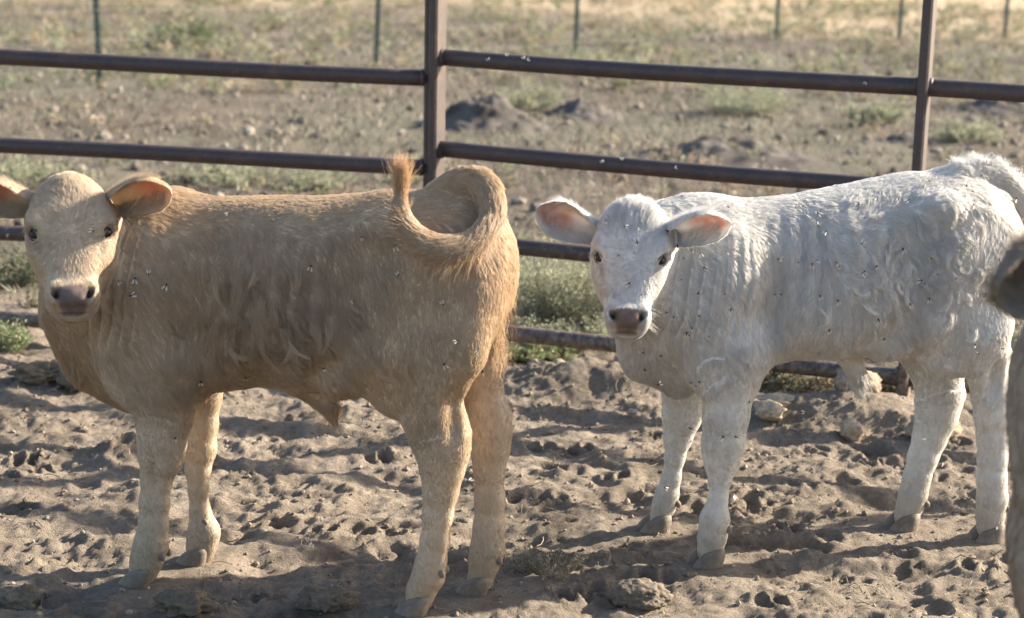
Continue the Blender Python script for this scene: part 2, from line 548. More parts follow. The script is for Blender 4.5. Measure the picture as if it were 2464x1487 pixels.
r_ = np.random.default_rng(3)
n = 14000
cx = r_.uniform(-1.7, 1.8, n); cy = 3.35 + 2.6 * r_.uniform(0, 1, n) ** 0.8
keep = gnoise2(cx * 2.5, cy * 3.5, 41) + 0.35 * gnoise2(cx * 9, cy * 9, 42) > r_.uniform(-0.55, 0.35, n)
cx, cy = cx[keep], cy[keep]; n = len(cx)
cs = 0.0013 + 0.0075 * r_.uniform(0, 1, n) ** 5
cz = ground_height(cx, cy) + cs * 0.3
scatter_rocks('earth_crumbs', np.stack([cx, cy, cz], -1), cs, np.array([0.235, 0.192, 0.15]) * r_.uniform(0.6, 1.2, (n, 1)), 'loose crumbs of dry earth strewn over the pen floor', 'earth crumbs', 5)
n = 2200
py_ = r_.uniform(0, 1, n) ** 1.3 * 17 + 6.0; px_ = r_.uniform(-1, 1, n) * (0.6 + py_ * 0.30)
cs = 0.008 + 0.035 * r_.uniform(0, 1, n) ** 3
cz = ground_height(px_, py_) + cs * 0.3
scatter_rocks('pasture_rubble', np.stack([px_, py_, cz], -1), cs, np.array([0.22, 0.19, 0.158]) * r_.uniform(0.35, 1.3, (n, 1)), 'pale stones and clods littering the rough pasture', 'rubble', 6)


# mounds of earth out in the pasture
def mound(px, py, r, h, label, seed):
    p = gnd(px, py)
    nr, na = 26, 64
    q = np.linspace(0, 1, nr)[:, None]; a = np.linspace(0, 2 * math.pi, na, endpoint=False)[None]
    X = r[0] * 1.9 * q * np.cos(a); Y = r[1] * 1.9 * q * np.sin(a)
    nz = gnoise2(X * 4 / r[0] * 0.35 + seed, Y * 4 / r[1] * 0.35, seed); nz2 = gnoise2(X * 14 + seed, Y * 14, seed + 1); nz3 = gnoise2(X * 34, Y * 34, seed + 2)
    Z = h * (np.exp(-(q * 1.9) ** 2 * 1.1 * (1 + 0.6 * nz)) * (1 + 0.7 * nz) - 0.06 - 0.25 * q ** 6) + (0.22 * h * nz2 + 0.16 * h * nz3) * (1 - q ** 4)
    V = np.stack([X + p[0], Y + p[1], ground_height(X + p[0], Y + p[1]) * (0.3 + 0.7 * q) + Z], -1).reshape(-1, 3)
    g_ = np.arange(nr * na).reshape(nr, na)
    Fq = np.stack([g_[:-1], np.roll(g_, -1, 1)[:-1], np.roll(g_, -1, 1)[1:], g_[1:]], -1).reshape(-1, 4)[:, ::-1]
    c = np.array([0.085, 0.075, 0.067]) * (1 + 0.45 * vnoise3(V * 9, seed)[:, None])  # mounds' shade put into a darker base colour, mottled by noise
    o = mesh_obj('earth_mound', V, Fq, M_CLOD, color=c)
    return tag(o, label, 'earth mound', 'earth mounds in the pasture')


mound(1165, 305, (0.34, 0.30), 0.20, 'tall dark earth mound right of the double fence post', 61)
mound(1400, 278, (0.22, 0.25), 0.12, 'low dark earth hump right of the tall mound', 62)
mound(1740, 385, (0.42, 0.28), 0.13, 'broad dark earth mound above the white calf\'s back', 63)
mound(763, 335, (0.045, 0.045), 0.055, 'small dark stump of earth above the tan calf\'s back', 64)
mound(2170, 340, (0.14, 0.12), 0.05, 'low dark hump left of the single fence upright', 65)
mound(2400, 270, (0.30, 0.25), 0.13, 'dark earth hump at the right edge below the top pipe', 66)

# ------------------------------------------------------------------ pipe fence
RAIL_R = 0.0268


def bent_line(a, b, n=14, sag=0.0, seed=0):
    t = np.linspace(0, 1, n)[:, None]
    P = np.asarray(a) * (1 - t) + np.asarray(b) * t
    P[:, 2] += (-sag * 4 * t * (1 - t))[:, 0] + 0.003 * np.sin(t[:, 0] * 9 + seed)
    return P


def square_post(parent, p, z0, z1, hw, hd, d, name='post'):
    mb = MB()
    d = np.asarray(d); n = np.array([-d[1], d[0], 0])
    b = 0.006; ring = [(hw - b, -hd), (hw, -hd + b), (hw, hd - b), (hw - b, hd), (-hw + b, hd), (-hw, hd - b), (-hw, -hd + b), (-hw + b, -hd)]
    V = []
    for z in np.linspace(z0, z1, 6):
        for (u, v) in ring: V.append(np.array([p[0], p[1], z]) + d * u + n * v)
    Fq = [(i * 8 + j, i * 8 + (j + 1) % 8, (i + 1) * 8 + (j + 1) % 8, (i + 1) * 8 + j) for i in range(5) for j in range(8)]
    mb.add(V, Fq); mb.add(V[-8:], [(0, 1, 2, 3), (0, 3, 4, 7), (4, 5, 6, 7)])
    return mb.build(name, M_STEEL, parent, False)


def panel(label, rails, posts):
    root = empty('pipe_fence_panel', (0, 0, 0))
    tag(root, label, 'fence panel', 'rusty pipe panels around the pen')
    for i, (a, b) in enumerate(rails):
        mb = MB(); mb.tube(bent_line(a, b, 24, 0.004, i), RAIL_R, 16)
        mb.build('rail', M_STEEL, root)
    for (p, z0, z1, hw, hd, d) in posts:
        square_post(root, p, z0, z1, hw, hd, d)
        for (a, b) in rails:         # weld bead where each pipe meets the post
            t = np.dot(np.asarray(p)[:2] - np.asarray(a)[:2], (np.asarray(b) - np.asarray(a))[:2]) / np.dot((np.asarray(b) - np.asarray(a))[:2], (np.asarray(b) - np.asarray(a))[:2])
            t = min(max(t, 0), 1)
            q = np.asarray(a) * (1 - t) + np.asarray(b) * t
            mb = MB()
            for s in (-1, 1):
                if (t < 0.02 and s < 0) or (t > 0.98 and s > 0): continue
                pp = q + np.asarray(d) * (hw + 0.004) * s
                mb.tube([pp - np.asarray(d) * 0.008, pp - np.asarray(d) * 0.004, pp, pp + np.asarray(d) * 0.006], [0.0274, 0.0286, 0.0280, 0.0269], 16)
            if mb.n: mb.build('weld', M_STEEL, root)
    return root


dl = np.array([0.9965, -0.083, 0]); dl /= np.linalg.norm(dl)
JL = POST_J - dl * 0.018
LEFT_END = JL - dl * 3.05
zl = [0.056, 0.351, 0.646, 0.938, 1.236, 1.53]
rails_l = [(LEFT_END + [0, 0, z + 0.062], JL + [0, 0, z]) for z in zl]
panel('dark rusty pipe fence panel behind the tan calf', rails_l,
      [(JL - dl * 0.0, -0.05, 1.62, 0.0115, 0.022, dl), (LEFT_END, -0.05, 1.66, 0.02, 0.022, dl)])
JR = POST_J + fence_dir * 0.012
RIGHT_END = POST_R + fence_dir * 1.5
zr = [0.115, 0.405, 0.705, 1.005, 1.37, 1.67]
zrr = [0.095, 0.385, 0.683, 0.985, 1.36, 1.66]
drop = [(b - a) for a, b in zip(zr, zrr)]
Lr = np.linalg.norm((POST_R - POST_J)[:2])
rails_r = [(JR + [0, 0, a], RIGHT_END + [0, 0, a + dd * (Lr + 1.5) / Lr]) for a, dd in zip(zr, drop)]
panel('dark rusty pipe fence panel behind the white calf', rails_r,
      [(JR, -0.05, 1.75, 0.0150, 0.046, fence_dir), (POST_R, -0.06, 1.75, 0.0155, 0.060, fence_dir), (RIGHT_END, -0.06, 1.66, 0.016, 0.03, fence_dir)])


# ------------------------------------------------------------------ steel T posts out in the pasture
def t_post(px, py, label, lean):
    p = gnd(px, py); z = gz(p[0], p[1])
    root = empty('metal_t_post', (p[0], p[1], z)); root.rotation_euler = (0.0, lean, 0.3)
    tag(root, label, 'fence post', 'steel posts across the pasture')
    mb = MB()
    mb.box((0, 0, 0.72), (0.022, 0.0035, 0.80), col=(0.05, 0.085, 0.07))
    mb.box((0, 0.022, 0.72), (0.0035, 0.019, 0.80), col=(0.05, 0.085, 0.07))
    mb.build('stem', M_TPOST, root, False)
    mb = MB()
    for k in range(24):
        mb.box((0, -0.0075, 0.16 + k * 0.055), (0.008, 0.0042, 0.012), col=(0.16, 0.19, 0.18))
    mb.build('studs', M_TPOST, root, False)['kind'] = 'stuff'
    mb = MB(); mb.box((0, -0.004, 1.56), (0.0225, 0.004, 0.05), col=(0.7, 0.7, 0.68)); mb.build('tip_band', M_TPOST, root, False)
    return root


t_post(240, 208, 'steel post far left, behind the tan calf\'s head', -0.02)
t_post(904, 166, 'steel post just left of the double fence post', 0.035)
t_post(1384, 136, 'steel post midway between the double post and the upright', 0.01)
t_post(1867, 104, 'fourth steel post from the left, above the white calf\'s back', 0.005)
t_post(2163, 104, 'steel post just left of the single upright', 0.008)
t_post(2416, 104, 'rightmost steel post, at the right edge of the picture', 0.008)


def wire(h, label):
    mb = MB(); pts = []
    for (px, py) in ((240, 208), (904, 166), (1384, 136), (1867, 104), (2163, 104), (2416, 104)):
        p = gnd(px, py); pts.append(np.array([p[0], p[1] - 0.01, gz(p[0], p[1]) + h]))
    pts = [pts[0] + (pts[0] - pts[1]) * 1.2] + pts + [pts[-1] + (pts[-1] - pts[-2]) * 1.5]
    P = []
    for a, b in zip(pts[:-1], pts[1:]):
        for t in np.linspace(0, 1, 6)[:-1]:
            q = a * (1 - t) + b * t; q[2] -= 0.02 * 4 * t * (1 - t); P.append(q)
    mb.tube(P + [pts[-1]], 0.0013, 5, (0.26, 0.25, 0.24))
    return tag(mb.build('fence_wire', M_TPOST), label, 'wire', 'wires strung along the steel posts')


wire(0.14, 'lowest thin wire strung along the steel posts')
wire(0.36, 'second thin wire up along the steel posts')
wire(0.60, 'third thin wire up along the steel posts')
wire(0.95, 'highest thin wire strung along the steel posts')


# ------------------------------------------------------------------ weeds
def weed_mesh(seed, r, h, stems, leaves, col, leaf=0.014, dry=0.25, spread=1.0):
    g = np.random.default_rng(seed)
    VV = []; FF = []; CC = []; n = 0
    col = np.array(col); dcol = np.array([0.31, 0.265, 0.19])
    a = g.uniform(0, 2 * math.pi, stems); rr = r * np.sqrt(g.uniform(0.02, 1, stems)); hh = h * g.uniform(0.45, 1.0, stems) * (1 - 0.45 * (rr / r) ** 2)
    base = np.stack([np.cos(a) * rr * 0.35, np.sin(a) * rr * 0.35, np.zeros(stems)], -1)
    tip = np.stack([np.cos(a) * rr * spread, np.sin(a) * rr * spread, hh], -1)
    mid = base * 0.45 + tip * 0.55; mid[:, 2] *= 0.95; mid += g.normal(0, 0.02 * h, mid.shape)

    def pt(i, t):
        t = t[:, None]
        return base[i] * (1 - t) ** 2 + 2 * mid[i] * t * (1 - t) + tip[i] * t ** 2
    # stems as thin three-sided tubes
    ts = np.linspace(0, 1, 5)
    for k in range(3):
        pass
    P = np.stack([pt(np.arange(stems), np.full(stems, t)) for t in ts], 1)        # stems,5,3
    ang = np.arange(3) * 2.094
    off = np.stack([np.cos(ang), np.sin(ang), 0 * ang], -1)
    rad = (0.0022 * (1 - 0.75 * ts))[None, :, None, None]
    S = P[:, :, None, :] + off[None, None] * rad
    VV.append(S.reshape(-1, 3))
    q = []
    for i in range(4):
        for j in range(3):
            q.append((i * 3 + j, i * 3 + (j + 1) % 3, (i + 1) * 3 + (j + 1) % 3, (i + 1) * 3 + j))
    FF.append((np.array(q)[None] + (np.arange(stems) * 15)[:, None, None]).reshape(-1, 4))
    sc = np.where(g.uniform(0, 1, stems)[:, None] < dry + 0.2, dcol, col * 0.9)
    CC.append(np.repeat(sc, 15, 0)); n += stems * 15
    # leaves
    L = leaves
    i = g.integers(0, stems, L); t = g.uniform(0.12, 1.0, L) ** 0.8
    p = pt(i, t)
    side = g.normal(0, 1, (L, 3)); side[:, 2] = np.abs(side[:, 2]) * 0.8 + 0.2; side /= np.linalg.norm(side, axis=1)[:, None]
    p = p + side * g.uniform(0, 0.045, (L, 1)) * h / 0.4
    d = side + np.array([0, 0, 0.3]); d /= np.linalg.norm(d, axis=1)[:, None]
    w = np.cross(d, g.normal(0, 1, (L, 3))); w /= np.linalg.norm(w, axis=1)[:, None] + 1e-9
    ll = leaf * g.uniform(0.5, 1.4, (L, 1)); ww = ll * 0.2
    Q = np.stack([p, p + d * ll * 0.45 + w * ww, p + d * ll + np.array([0, 0, -0.15]) * ll, p + d * ll * 0.45 - w * ww], 1)
    VV.append(Q.reshape(-1, 3))
    FF.append(np.arange(L * 4).reshape(-1, 4) + n)
    lc = col * g.uniform(0.65, 1.35, (L, 1)) * np.array([1, 1, 1])
    isdry = g.uniform(0, 1, L) < dry
    lc[isdry] = dcol * g.uniform(0.7, 1.2, (isdry.sum(), 1))
    CC.append(np.repeat(lc, 4, 0))
    return np.concatenate(VV), np.concatenate(FF), np.concatenate(CC)


GREEN = (0.17, 0.195, 0.115); SAGE = (0.265, 0.285, 0.195); STRAW = (0.32, 0.27, 0.20)  # natural sage and straw tones, greyed further to stand in for haze


def weed(px, py, seed, r, h, stems, leaves, label, col=GREEN, leaf=0.014, dry=0.25, group=None, name='weed_bush', cat='weed'):
    p = gnd(px, py)
    V, Fq, C = weed_mesh(seed, r, h, stems, leaves, col, leaf, dry)
    o = mesh_obj(name, V, Fq, M_LEAF, color=C, smooth_shade=False)
    o.location = (p[0], p[1], gz(p[0], p[1]) - 0.01)
    return tag(o, label, cat, group)


weed(1305, 800, 101, 0.22, 0.33, 80, 6500, 'feathery green weed right behind the tan calf\'s rump', SAGE)
weed(1435, 805, 102, 0.21, 0.31, 80, 6500, 'feathery green weed left of the white calf\'s muzzle', SAGE)
weed(1375, 765, 103, 0.26, 0.30, 70, 5500, 'taller green weed behind the two by the pipe', SAGE)
weed(1400, 832, 124, 0.17, 0.13, 60, 3000, 'low pale weed right under the middle pipe between the calves', SAGE)
weed(1285, 838, 125, 0.15, 0.12, 60, 2600, 'low pale weed beside the tan calf\'s rump above the lowest pipe', SAGE)
weed(1270, 868, 104, 0.10, 0.09, 40, 1800, 'low green weed under the lowest pipe near the tan rump', (0.17, 0.21, 0.10))
weed(1225, 872, 105, 0.08, 0.08, 30, 1200, 'small green weed hugging the tan calf\'s hind leg', (0.17, 0.21, 0.10))
weed(1345, 872, 114, 0.08, 0.06, 30, 1100, 'small green weed under the middle of the lowest pipe', (0.17, 0.21, 0.10))
weed(30, 690, 106, 0.20, 0.20, 60, 4200, 'dark leafy weed behind the tan calf\'s cheek', (0.085, 0.10, 0.06), dry=0.1)
weed(75, 742, 107, 0.06, 0.07, 22, 300, 'tuft of dry straw left of the tan calf\'s muzzle', STRAW, dry=0.9)
weed(15, 845, 108, 0.10, 0.13, 50, 1800, 'green weed at the left edge under the lowest pipe', (0.18, 0.23, 0.11))
weed(2010, 945, 109, 0.16, 0.09, 60, 2600, 'scrubby dry weed in front of the lowest pipe under the white belly', (0.26, 0.235, 0.16), dry=0.55)
weed(1870, 935, 110, 0.14, 0.10, 60, 2600, 'dark scrubby weed behind the white calf\'s foreleg', (0.12, 0.125, 0.08), dry=0.35)
weed(2150, 950, 111, 0.10, 0.09, 50, 1600, 'thin weed at the foot of the single fence upright', (0.15, 0.15, 0.095), dry=0.4)
weed(1325, 1385, 112, 0.10, 0.085, 60, 1100, 'trampled wiry dead weed between the two calves', (0.22, 0.19, 0.13), 0.008, dry=0.6)
weed(1245, 1372, 115, 0.05, 0.10, 12, 120, 'thin dead stalk beside the tan calf\'s hind fetlock', (0.20, 0.17, 0.12), 0.008, dry=0.7)
weed(1440, 180, 113, 0.5, 0.22, 70, 2600, 'grey green bush in the pasture beyond the middle steel post', SAGE, 0.03)
weed(1275, 262, 116, 0.30, 0.24, 60, 2600, 'grey green bush growing on the tall dark mound', SAGE, 0.025)
weed(450, 120, 117, 0.45, 0.36, 70, 2600, 'dark green shrub in the pasture right of the far left steel post', (0.10, 0.125, 0.065), 0.035, dry=0.1)
weed(1790, 275, 118, 0.40, 0.24, 70, 2600, 'pale green bush below the right top pipe', SAGE, 0.028)
weed(2100, 300, 119, 0.28, 0.20, 60, 2200, 'pale green bush left of the single upright', SAGE, 0.028)
weed(2330, 345, 120, 0.30, 0.18, 60, 2200, 'pale green bush right of the single upright', SAGE, 0.028)
weed(560, 445, 121, 0.28, 0.14, 70, 2600, 'low green weed over the tan calf\'s withers', SAGE, 0.018)
weed(760, 455, 122, 0.25, 0.12, 70, 2400, 'low green weed over the tan calf\'s back', SAGE, 0.018)
weed(30, 430, 123, 0.28, 0.14, 70, 2600, 'low green weed above the tan calf\'s far ear', SAGE, 0.018)

# the rest of the weeds and dry grass: nobody could count it
variants = [weed_mesh(200 + k, 0.10, 0.12, 4, 80, SAGE if k % 2 else GREEN, 0.026, 0.3) for k in range(5)]
dryv = [weed_mesh(220 + k, 0.10, 0.14, 5, 46, STRAW, 0.03, 0.9) for k in range(4)]


def scatter_weeds(name, n, seed, vs, region, accept, label, cat, smin=0.5, smax=1.4):
    g = np.random.default_rng(seed)
    y0, y1 = region
    y = y0 + (y1 - y0) * g.uniform(0, 1, n) ** 1.15; x = g.uniform(-1, 1, n) * (1.3 + y * 0.42)
    ok = accept(x, y, g)
    x, y = x[ok], y[ok]; z = ground_height(x, y)
    VV, FF, CC, m = [], [], [], 0
    for i in range(len(x)):
        V, Fq, C = vs[g.integers(len(vs))]
        s = g.uniform(smin, smax) * (0.8 + 0.025 * y[i]); a = g.uniform(0, 6.28); ca, sa = math.cos(a), math.sin(a)
        P = V * s
        VV.append(np.stack([P[:, 0] * ca - P[:, 1] * sa + x[i], P[:, 0] * sa + P[:, 1] * ca + y[i], P[:, 2] + z[i] - 0.01], -1))
        FF.append(Fq + m); m += len(V)
        CC.append(C * g.uniform(0.75, 1.25) * np.array([g.uniform(0.95, 1.12), 1.0, g.uniform(0.9, 1.05)]))
    o = mesh_obj(name, np.concatenate(VV), np.concatenate(FF), M_LEAF, color=np.concatenate(CC), smooth_shade=False)
    return tag(o, label, cat, kind='stuff')


def beyond(x, y):
    return ((x - POST_J[0]) * fence_nrm[0] + (y - POST_J[1]) * fence_nrm[1] > 0.12) & (y > 5.95 - 0.3 * x)


scatter_weeds('pasture_weeds', 3900, 51, variants, (6.1, 31), lambda x, y, g: beyond(x, y) & (gnoise2(x * 0.55, y * 0.35, 52) + 0.35 * gnoise2(x * 2, y * 2, 53) > g.uniform(-0.35, 0.35, len(x)) + 0.55 * ((y > 8.2) & (y < 14.5)) - 0.25 * ((y > 9.6) & (y < 10.6) & (x < 0)) - 0.2 * (y > 15.5)), 'grey green weeds growing all over the rough pasture', 'weeds')
scatter_weeds('dry_grass', 3900, 54, dryv, (6.1, 33), lambda x, y, g: beyond(x, y) & (gnoise2(x * 0.5, y * 0.3, 55) + 0.6 * smooth(20, 26, y) - 0.35 * ((y > 8.2) & (y < 14.5)) > g.uniform(-0.2, 0.5, len(x))), 'straw coloured dry grass tufts among the weeds', 'dry grass', 0.4, 1.1)


def stubble(seed, n):
    g = np.random.default_rng(seed)
    y = 6.0 + 20 * g.uniform(0, 1, n) ** 1.4; x = g.uniform(-1, 1, n) * (1.2 + y * 0.40)
    ok = beyond(x, y) & (gnoise2(x * 0.8, y * 0.8, 57) + 0.5 * gnoise2(x * 3, y * 3, 58) > g.uniform(-0.6, 0.3, n)); x, y = x[ok], y[ok]; n = len(x)
    z = ground_height(x, y); a = g.uniform(0, 6.28, n); h = g.uniform(0.015, 0.055, n) * (0.8 + 0.03 * y); wd = g.uniform(0.003, 0.008, n) * (0.8 + 0.04 * y)
    ln_ = g.normal(0, 0.7, (n, 2)) * h[:, None]
    b0 = np.stack([x + np.cos(a) * wd, y + np.sin(a) * wd, z - 0.004], -1); b1 = np.stack([x - np.cos(a) * wd, y - np.sin(a) * wd, z - 0.004], -1)
    tp_ = np.stack([x + ln_[:, 0], y + ln_[:, 1], z + h], -1)
    V = np.stack([b0, b1, tp_], 1).reshape(-1, 3)
    pal = np.array([[0.22, 0.185, 0.14], [0.14, 0.155, 0.105], [0.12, 0.095, 0.075], [0.30, 0.265, 0.215]])
    C = pal[g.integers(0, 4, n)] * g.uniform(0.6, 1.2, (n, 1))
    o = mesh_obj('pasture_stubble', V, np.arange(n * 3).reshape(-1, 3), M_LEAF, color=np.repeat(C, 3, 0), smooth_shade=False)
    return tag(o, 'short dry stubble and trash covering the pasture ground', 'stubble', kind='stuff')


stubble(72, 80000)


def litter(seed, n):
    g = np.random.default_rng(seed); mb = MB()
    for _ in range(n):
        x = g.uniform(-1.7, 1.8); y = g.uniform(3.5, 5.7); L = g.uniform(0.015, 0.06); a = g.uniform(0, 6.28)
        t = np.linspace(0, 1, 4); cur = g.uniform(-0.8, 0.8)
        xs = x + L * t * np.cos(a + cur * t); ys = y + L * t * np.sin(a + cur * t)
        zs = ground_height(xs, ys) + 0.003 + g.uniform(0, 0.02) * t * (1 - t) * 3
        mb.tube(np.stack([xs, ys, zs], -1), g.uniform(0.0006, 0.0014), 4, np.array(STRAW) * g.uniform(0.5, 1.1), cap=False)
    o = mb.build('straw_litter', M_LEAF)
    return tag(o, 'bits of straw and dead stalks lying on the pen floor', 'straw', kind='stuff')


litter(71, 420)
# ------------------------------------------------------------------ calves: one continuous body each, grown from a distance field
class Field:
    def __init__(s, lo, hi, vs):
        s.lo = np.asarray(lo, float); s.vs = vs
        s.n = np.ceil((np.asarray(hi) - s.lo) / vs).astype(int) + 1
        s.D = np.full(s.n, 1.0, np.float32); s.G = np.zeros(s.n, np.int8)

    def sub(s, lo, hi):
        a = np.clip(np.floor((np.asarray(lo) - s.lo) / s.vs).astype(int), 0, s.n - 1)
        b = np.clip(np.ceil((np.asarray(hi) - s.lo) / s.vs).astype(int) + 1, 1, s.n)
        sl = tuple(slice(i, j) for i, j in zip(a, b))
        ax = [s.lo[k] + s.vs * np.arange(a[k], b[k]) for k in range(3)]
        return sl, ax[0][:, None, None], ax[1][None, :, None], ax[2][None, None, :]

    def put(s, fn, lo, hi, k=0.02, lab=0, carve=False):
        m = k + 0.02
        sl, X, Y, Z = s.sub(np.asarray(lo) - m, np.asarray(hi) + m)
        d = fn(X, Y, Z).astype(np.float32)
        A = s.D[sl]
        if carve:
            d = -d
            h = np.maximum(k - np.abs(A - d), 0) / k
            s.D[sl] = np.maximum(A, d) + h * h * k / 4
        else:
            s.G[sl] = np.where(d < A, lab, s.G[sl])
            h = np.maximum(k - np.abs(A - d), 0) / k
            s.D[sl] = np.minimum(A, d) - h * h * k / 4

    def capsule(s, a, b, ra, rb, k=0.02, lab=0, ys=1.0, carve=False):
        """tapered capsule; ys squeezes it sideways"""
        a = np.asarray(a, float); b = np.asarray(b, float)
        ab = b - a; L2 = max((ab[0]) ** 2 + (ab[1] / ys) ** 2 + ab[2] ** 2, 1e-9)

        def fn(X, Y, Z):
            dx, dy, dz = X - a[0], (Y - a[1]) / ys, Z - a[2]
            t = np.clip((dx * ab[0] + dy * (ab[1] / ys) + dz * ab[2]) / L2, 0, 1)
            q = np.sqrt((dx - t * ab[0]) ** 2 + (dy - t * ab[1] / ys) ** 2 + (dz - t * ab[2]) ** 2)
            return (q - (ra + (rb - ra) * t)) * min(1, 0.5 + ys / 2)
        R = max(ra, rb)
        s.put(fn, np.minimum(a, b) - R, np.maximum(a, b) + R, k, lab, carve)

    def chain(s, P, R, k=0.02, lab=0, ys=1.0):
        for i in range(len(P) - 1):
            s.capsule(P[i], P[i + 1], R[i], R[i + 1], k if i == 0 else 0.012, lab, ys)

    def ellipsoid(s, c, r, M=None, k=0.02, lab=0, carve=False):
        c = np.asarray(c, float); r = np.asarray(r, float); M = np.eye(3) if M is None else np.asarray(M)

        def fn(X, Y, Z):
            p = (X - c[0], Y - c[1], Z - c[2])
            q = [(p[0] * M[i, 0] + p[1] * M[i, 1] + p[2] * M[i, 2]) / r[i] for i in range(3)]
            k0 = np.sqrt(q[0] ** 2 + q[1] ** 2 + q[2] ** 2)
            k1 = np.sqrt((q[0] / r[0]) ** 2 + (q[1] / r[1]) ** 2 + (q[2] / r[2]) ** 2) + 1e-9
            return k0 * (k0 - 1) / k1
        R = r.max()
        s.put(fn, c - R, c + R, k, lab, carve)

    def loft(s, o, M, st, n=2.3, egg=0.0, k=0.03, lab=0):
        """cross-sections along axis M[0]; st rows: (s, half width, front, back) measured on M[1] and M[2]"""
        st = np.asarray(st, float); o = np.asarray(o, float); M = np.asarray(M)
        S = st[:, 0]

        def fn(X, Y, Z):
            p = (X - o[0], Y - o[1], Z - o[2])
            u, v, w = [p[0] * M[i, 0] + p[1] * M[i, 1] + p[2] * M[i, 2] for i in range(3)]
            uc = np.clip(u, S[0], S[-1])
            a = np.interp(uc, S, st[:, 1]); f = np.interp(uc, S, st[:, 2]); b = np.interp(uc, S, st[:, 3])
            c = (f + b) / 2; hb = np.maximum((f - b) / 2, 0.004)
            e = np.clip((w - c) / hb, -1.2, 1.2)
            a2 = a * (1 + egg * e)
            r = (np.abs(v / a2) ** n + np.abs((w - c) / hb) ** n) ** (1 / n)
            d = (r - 1) * np.minimum(a2, hb)
            du = np.abs(u - uc)
            return np.where(du > 0, np.sqrt(np.maximum(d, 0) ** 2 + du ** 2) + np.minimum(d, 0) * 0.0, d)
        cor = np.array([o + M[0] * a + M[1] * b * st[:, 1].max() + M[2] * c for a in (S[0], S[-1]) for b in (-1, 1) for c in (st[:, 2].max(), st[:, 3].min())])
        s.put(fn, cor.min(0), cor.max(0), k, lab)

    def mesh(s):
        D = s.D; neg = D < 0
        nx, ny, nz = s.n
        c = np.zeros((nx - 1, ny - 1, nz - 1), np.uint8)
        for i in (0, 1):
            for j in (0, 1):
                for k in (0, 1):
                    c += neg[i:nx - 1 + i, j:ny - 1 + j, k:nz - 1 + k]
        act = np.argwhere((c > 0) & (c < 8))
        N = len(act)
        vid = np.full(c.shape, -1, np.int32); vid[act[:, 0], act[:, 1], act[:, 2]] = np.arange(N)
        cor = np.array([(i, j, k) for i in (0, 1) for j in (0, 1) for k in (0, 1)])
        val = np.stack([D[act[:, 0] + q[0], act[:, 1] + q[1], act[:, 2] + q[2]] for q in cor], 1)
        acc = np.zeros((N, 3)); cnt = np.zeros(N)
        for a in range(8):
            for b in range(a + 1, 8):
                if np.abs(cor[a] - cor[b]).sum() != 1: continue
                va, vb = val[:, a], val[:, b]
                m = (va < 0) != (vb < 0)
                t = np.where(m, va / np.where(m, va - vb, 1), 0)
                acc += np.where(m[:, None], cor[a] + t[:, None] * (cor[b] - cor[a]), 0); cnt += m
        V = s.lo + s.vs * (act + acc / cnt[:, None])
        lab = s.G[act[:, 0], act[:, 1], act[:, 2]]
        Q = []
        for ax in range(3):
            o1, o2 = [k for k in range(3) if k != ax]
            A = [slice(None)] * 3; B = [slice(None)] * 3
            A[ax] = slice(0, -1); B[ax] = slice(1, None)
            fl = neg[tuple(A)] != neg[tuple(B)]
            e = np.argwhere(fl)
            e = e[(e[:, o1] > 0) & (e[:, o2] > 0) & (e[:, o1] < s.n[o1] - 1) & (e[:, o2] < s.n[o2] - 1)]
            ins = neg[tuple(e.T)]
            qs = []
            for (d1, d2) in ((1, 1), (0, 1), (0, 0), (1, 0)):
                f = e.copy(); f[:, o1] -= d1; f[:, o2] -= d2
                qs.append(vid[tuple(f.T)])
            q = np.stack(qs, 1)
            flip = ins if ax != 1 else ~ins
            q[~flip] = q[~flip][:, ::-1]
            Q.append(q)
        return V, np.concatenate(Q), lab


def relax(V, Q, A, it, lam=0.5):
    """neighbour smoothing of the per-vertex values A over the mesh"""
    e = np.concatenate([Q[:, [0, 1]], Q[:, [1, 2]], Q[:, [2, 3]], Q[:, [3, 0]]])
    A = np.asarray(A, float); one = A.ndim == 1
    if one: A = A[:, None]
    deg = np.bincount(e[:, 0], minlength=len(V)) + np.bincount(e[:, 1], minlength=len(V))
    for _ in range(it):
        S = np.zeros_like(A)
        for k in range(A.shape[1]):
            S[:, k] = np.bincount(e[:, 0], A[e[:, 1], k], len(V)) + np.bincount(e[:, 1], A[e[:, 0], k], len(V))
        A = A * (1 - lam) + lam * S / np.maximum(deg, 1)[:, None]
    return A[:, 0] if one else A


def vnormals(V, Q):
    fn = np.cross(V[Q[:, 2]] - V[Q[:, 0]], V[Q[:, 3]] - V[Q[:, 1]])
    N = np.zeros_like(V)
    for j in range(4):
        for k in range(3): N[:, k] += np.bincount(Q[:, j], fn[:, k], len(V))
    return N / (np.linalg.norm(N, axis=1)[:, None] + 1e-12)


def hair_obj(name, P, rad, col, mat, parent):
    """P (n,m,3) strand points, rad (n,m), col (n,3)"""
    n, m = P.shape[:2]
    hc = bpy.data.hair_curves.new(name)
    hc.add_curves([m] * n)
    hc.attributes['position'].data.foreach_set('vector', P.astype(np.float32).ravel())
    ra = hc.attributes.get('radius') or hc.attributes.new('radius', 'FLOAT', 'POINT')
    ra.data.foreach_set('value', rad.astype(np.float32).ravel())
    ca = hc.attributes.new('Col', 'FLOAT_COLOR', 'CURVE')
    c4 = np.ones((n, 4), np.float32); c4[:, :3] = col
    ca.data.foreach_set('color', c4.ravel())
    hc.materials.append(mat)
    o = bpy.data.objects.new(name, hc); COL.objects.link(o); o.parent = parent
    return o


def unit(v):
    v = np.asarray(v, float)
    return v / (np.linalg.norm(v, axis=-1, keepdims=True) + 1e-12)


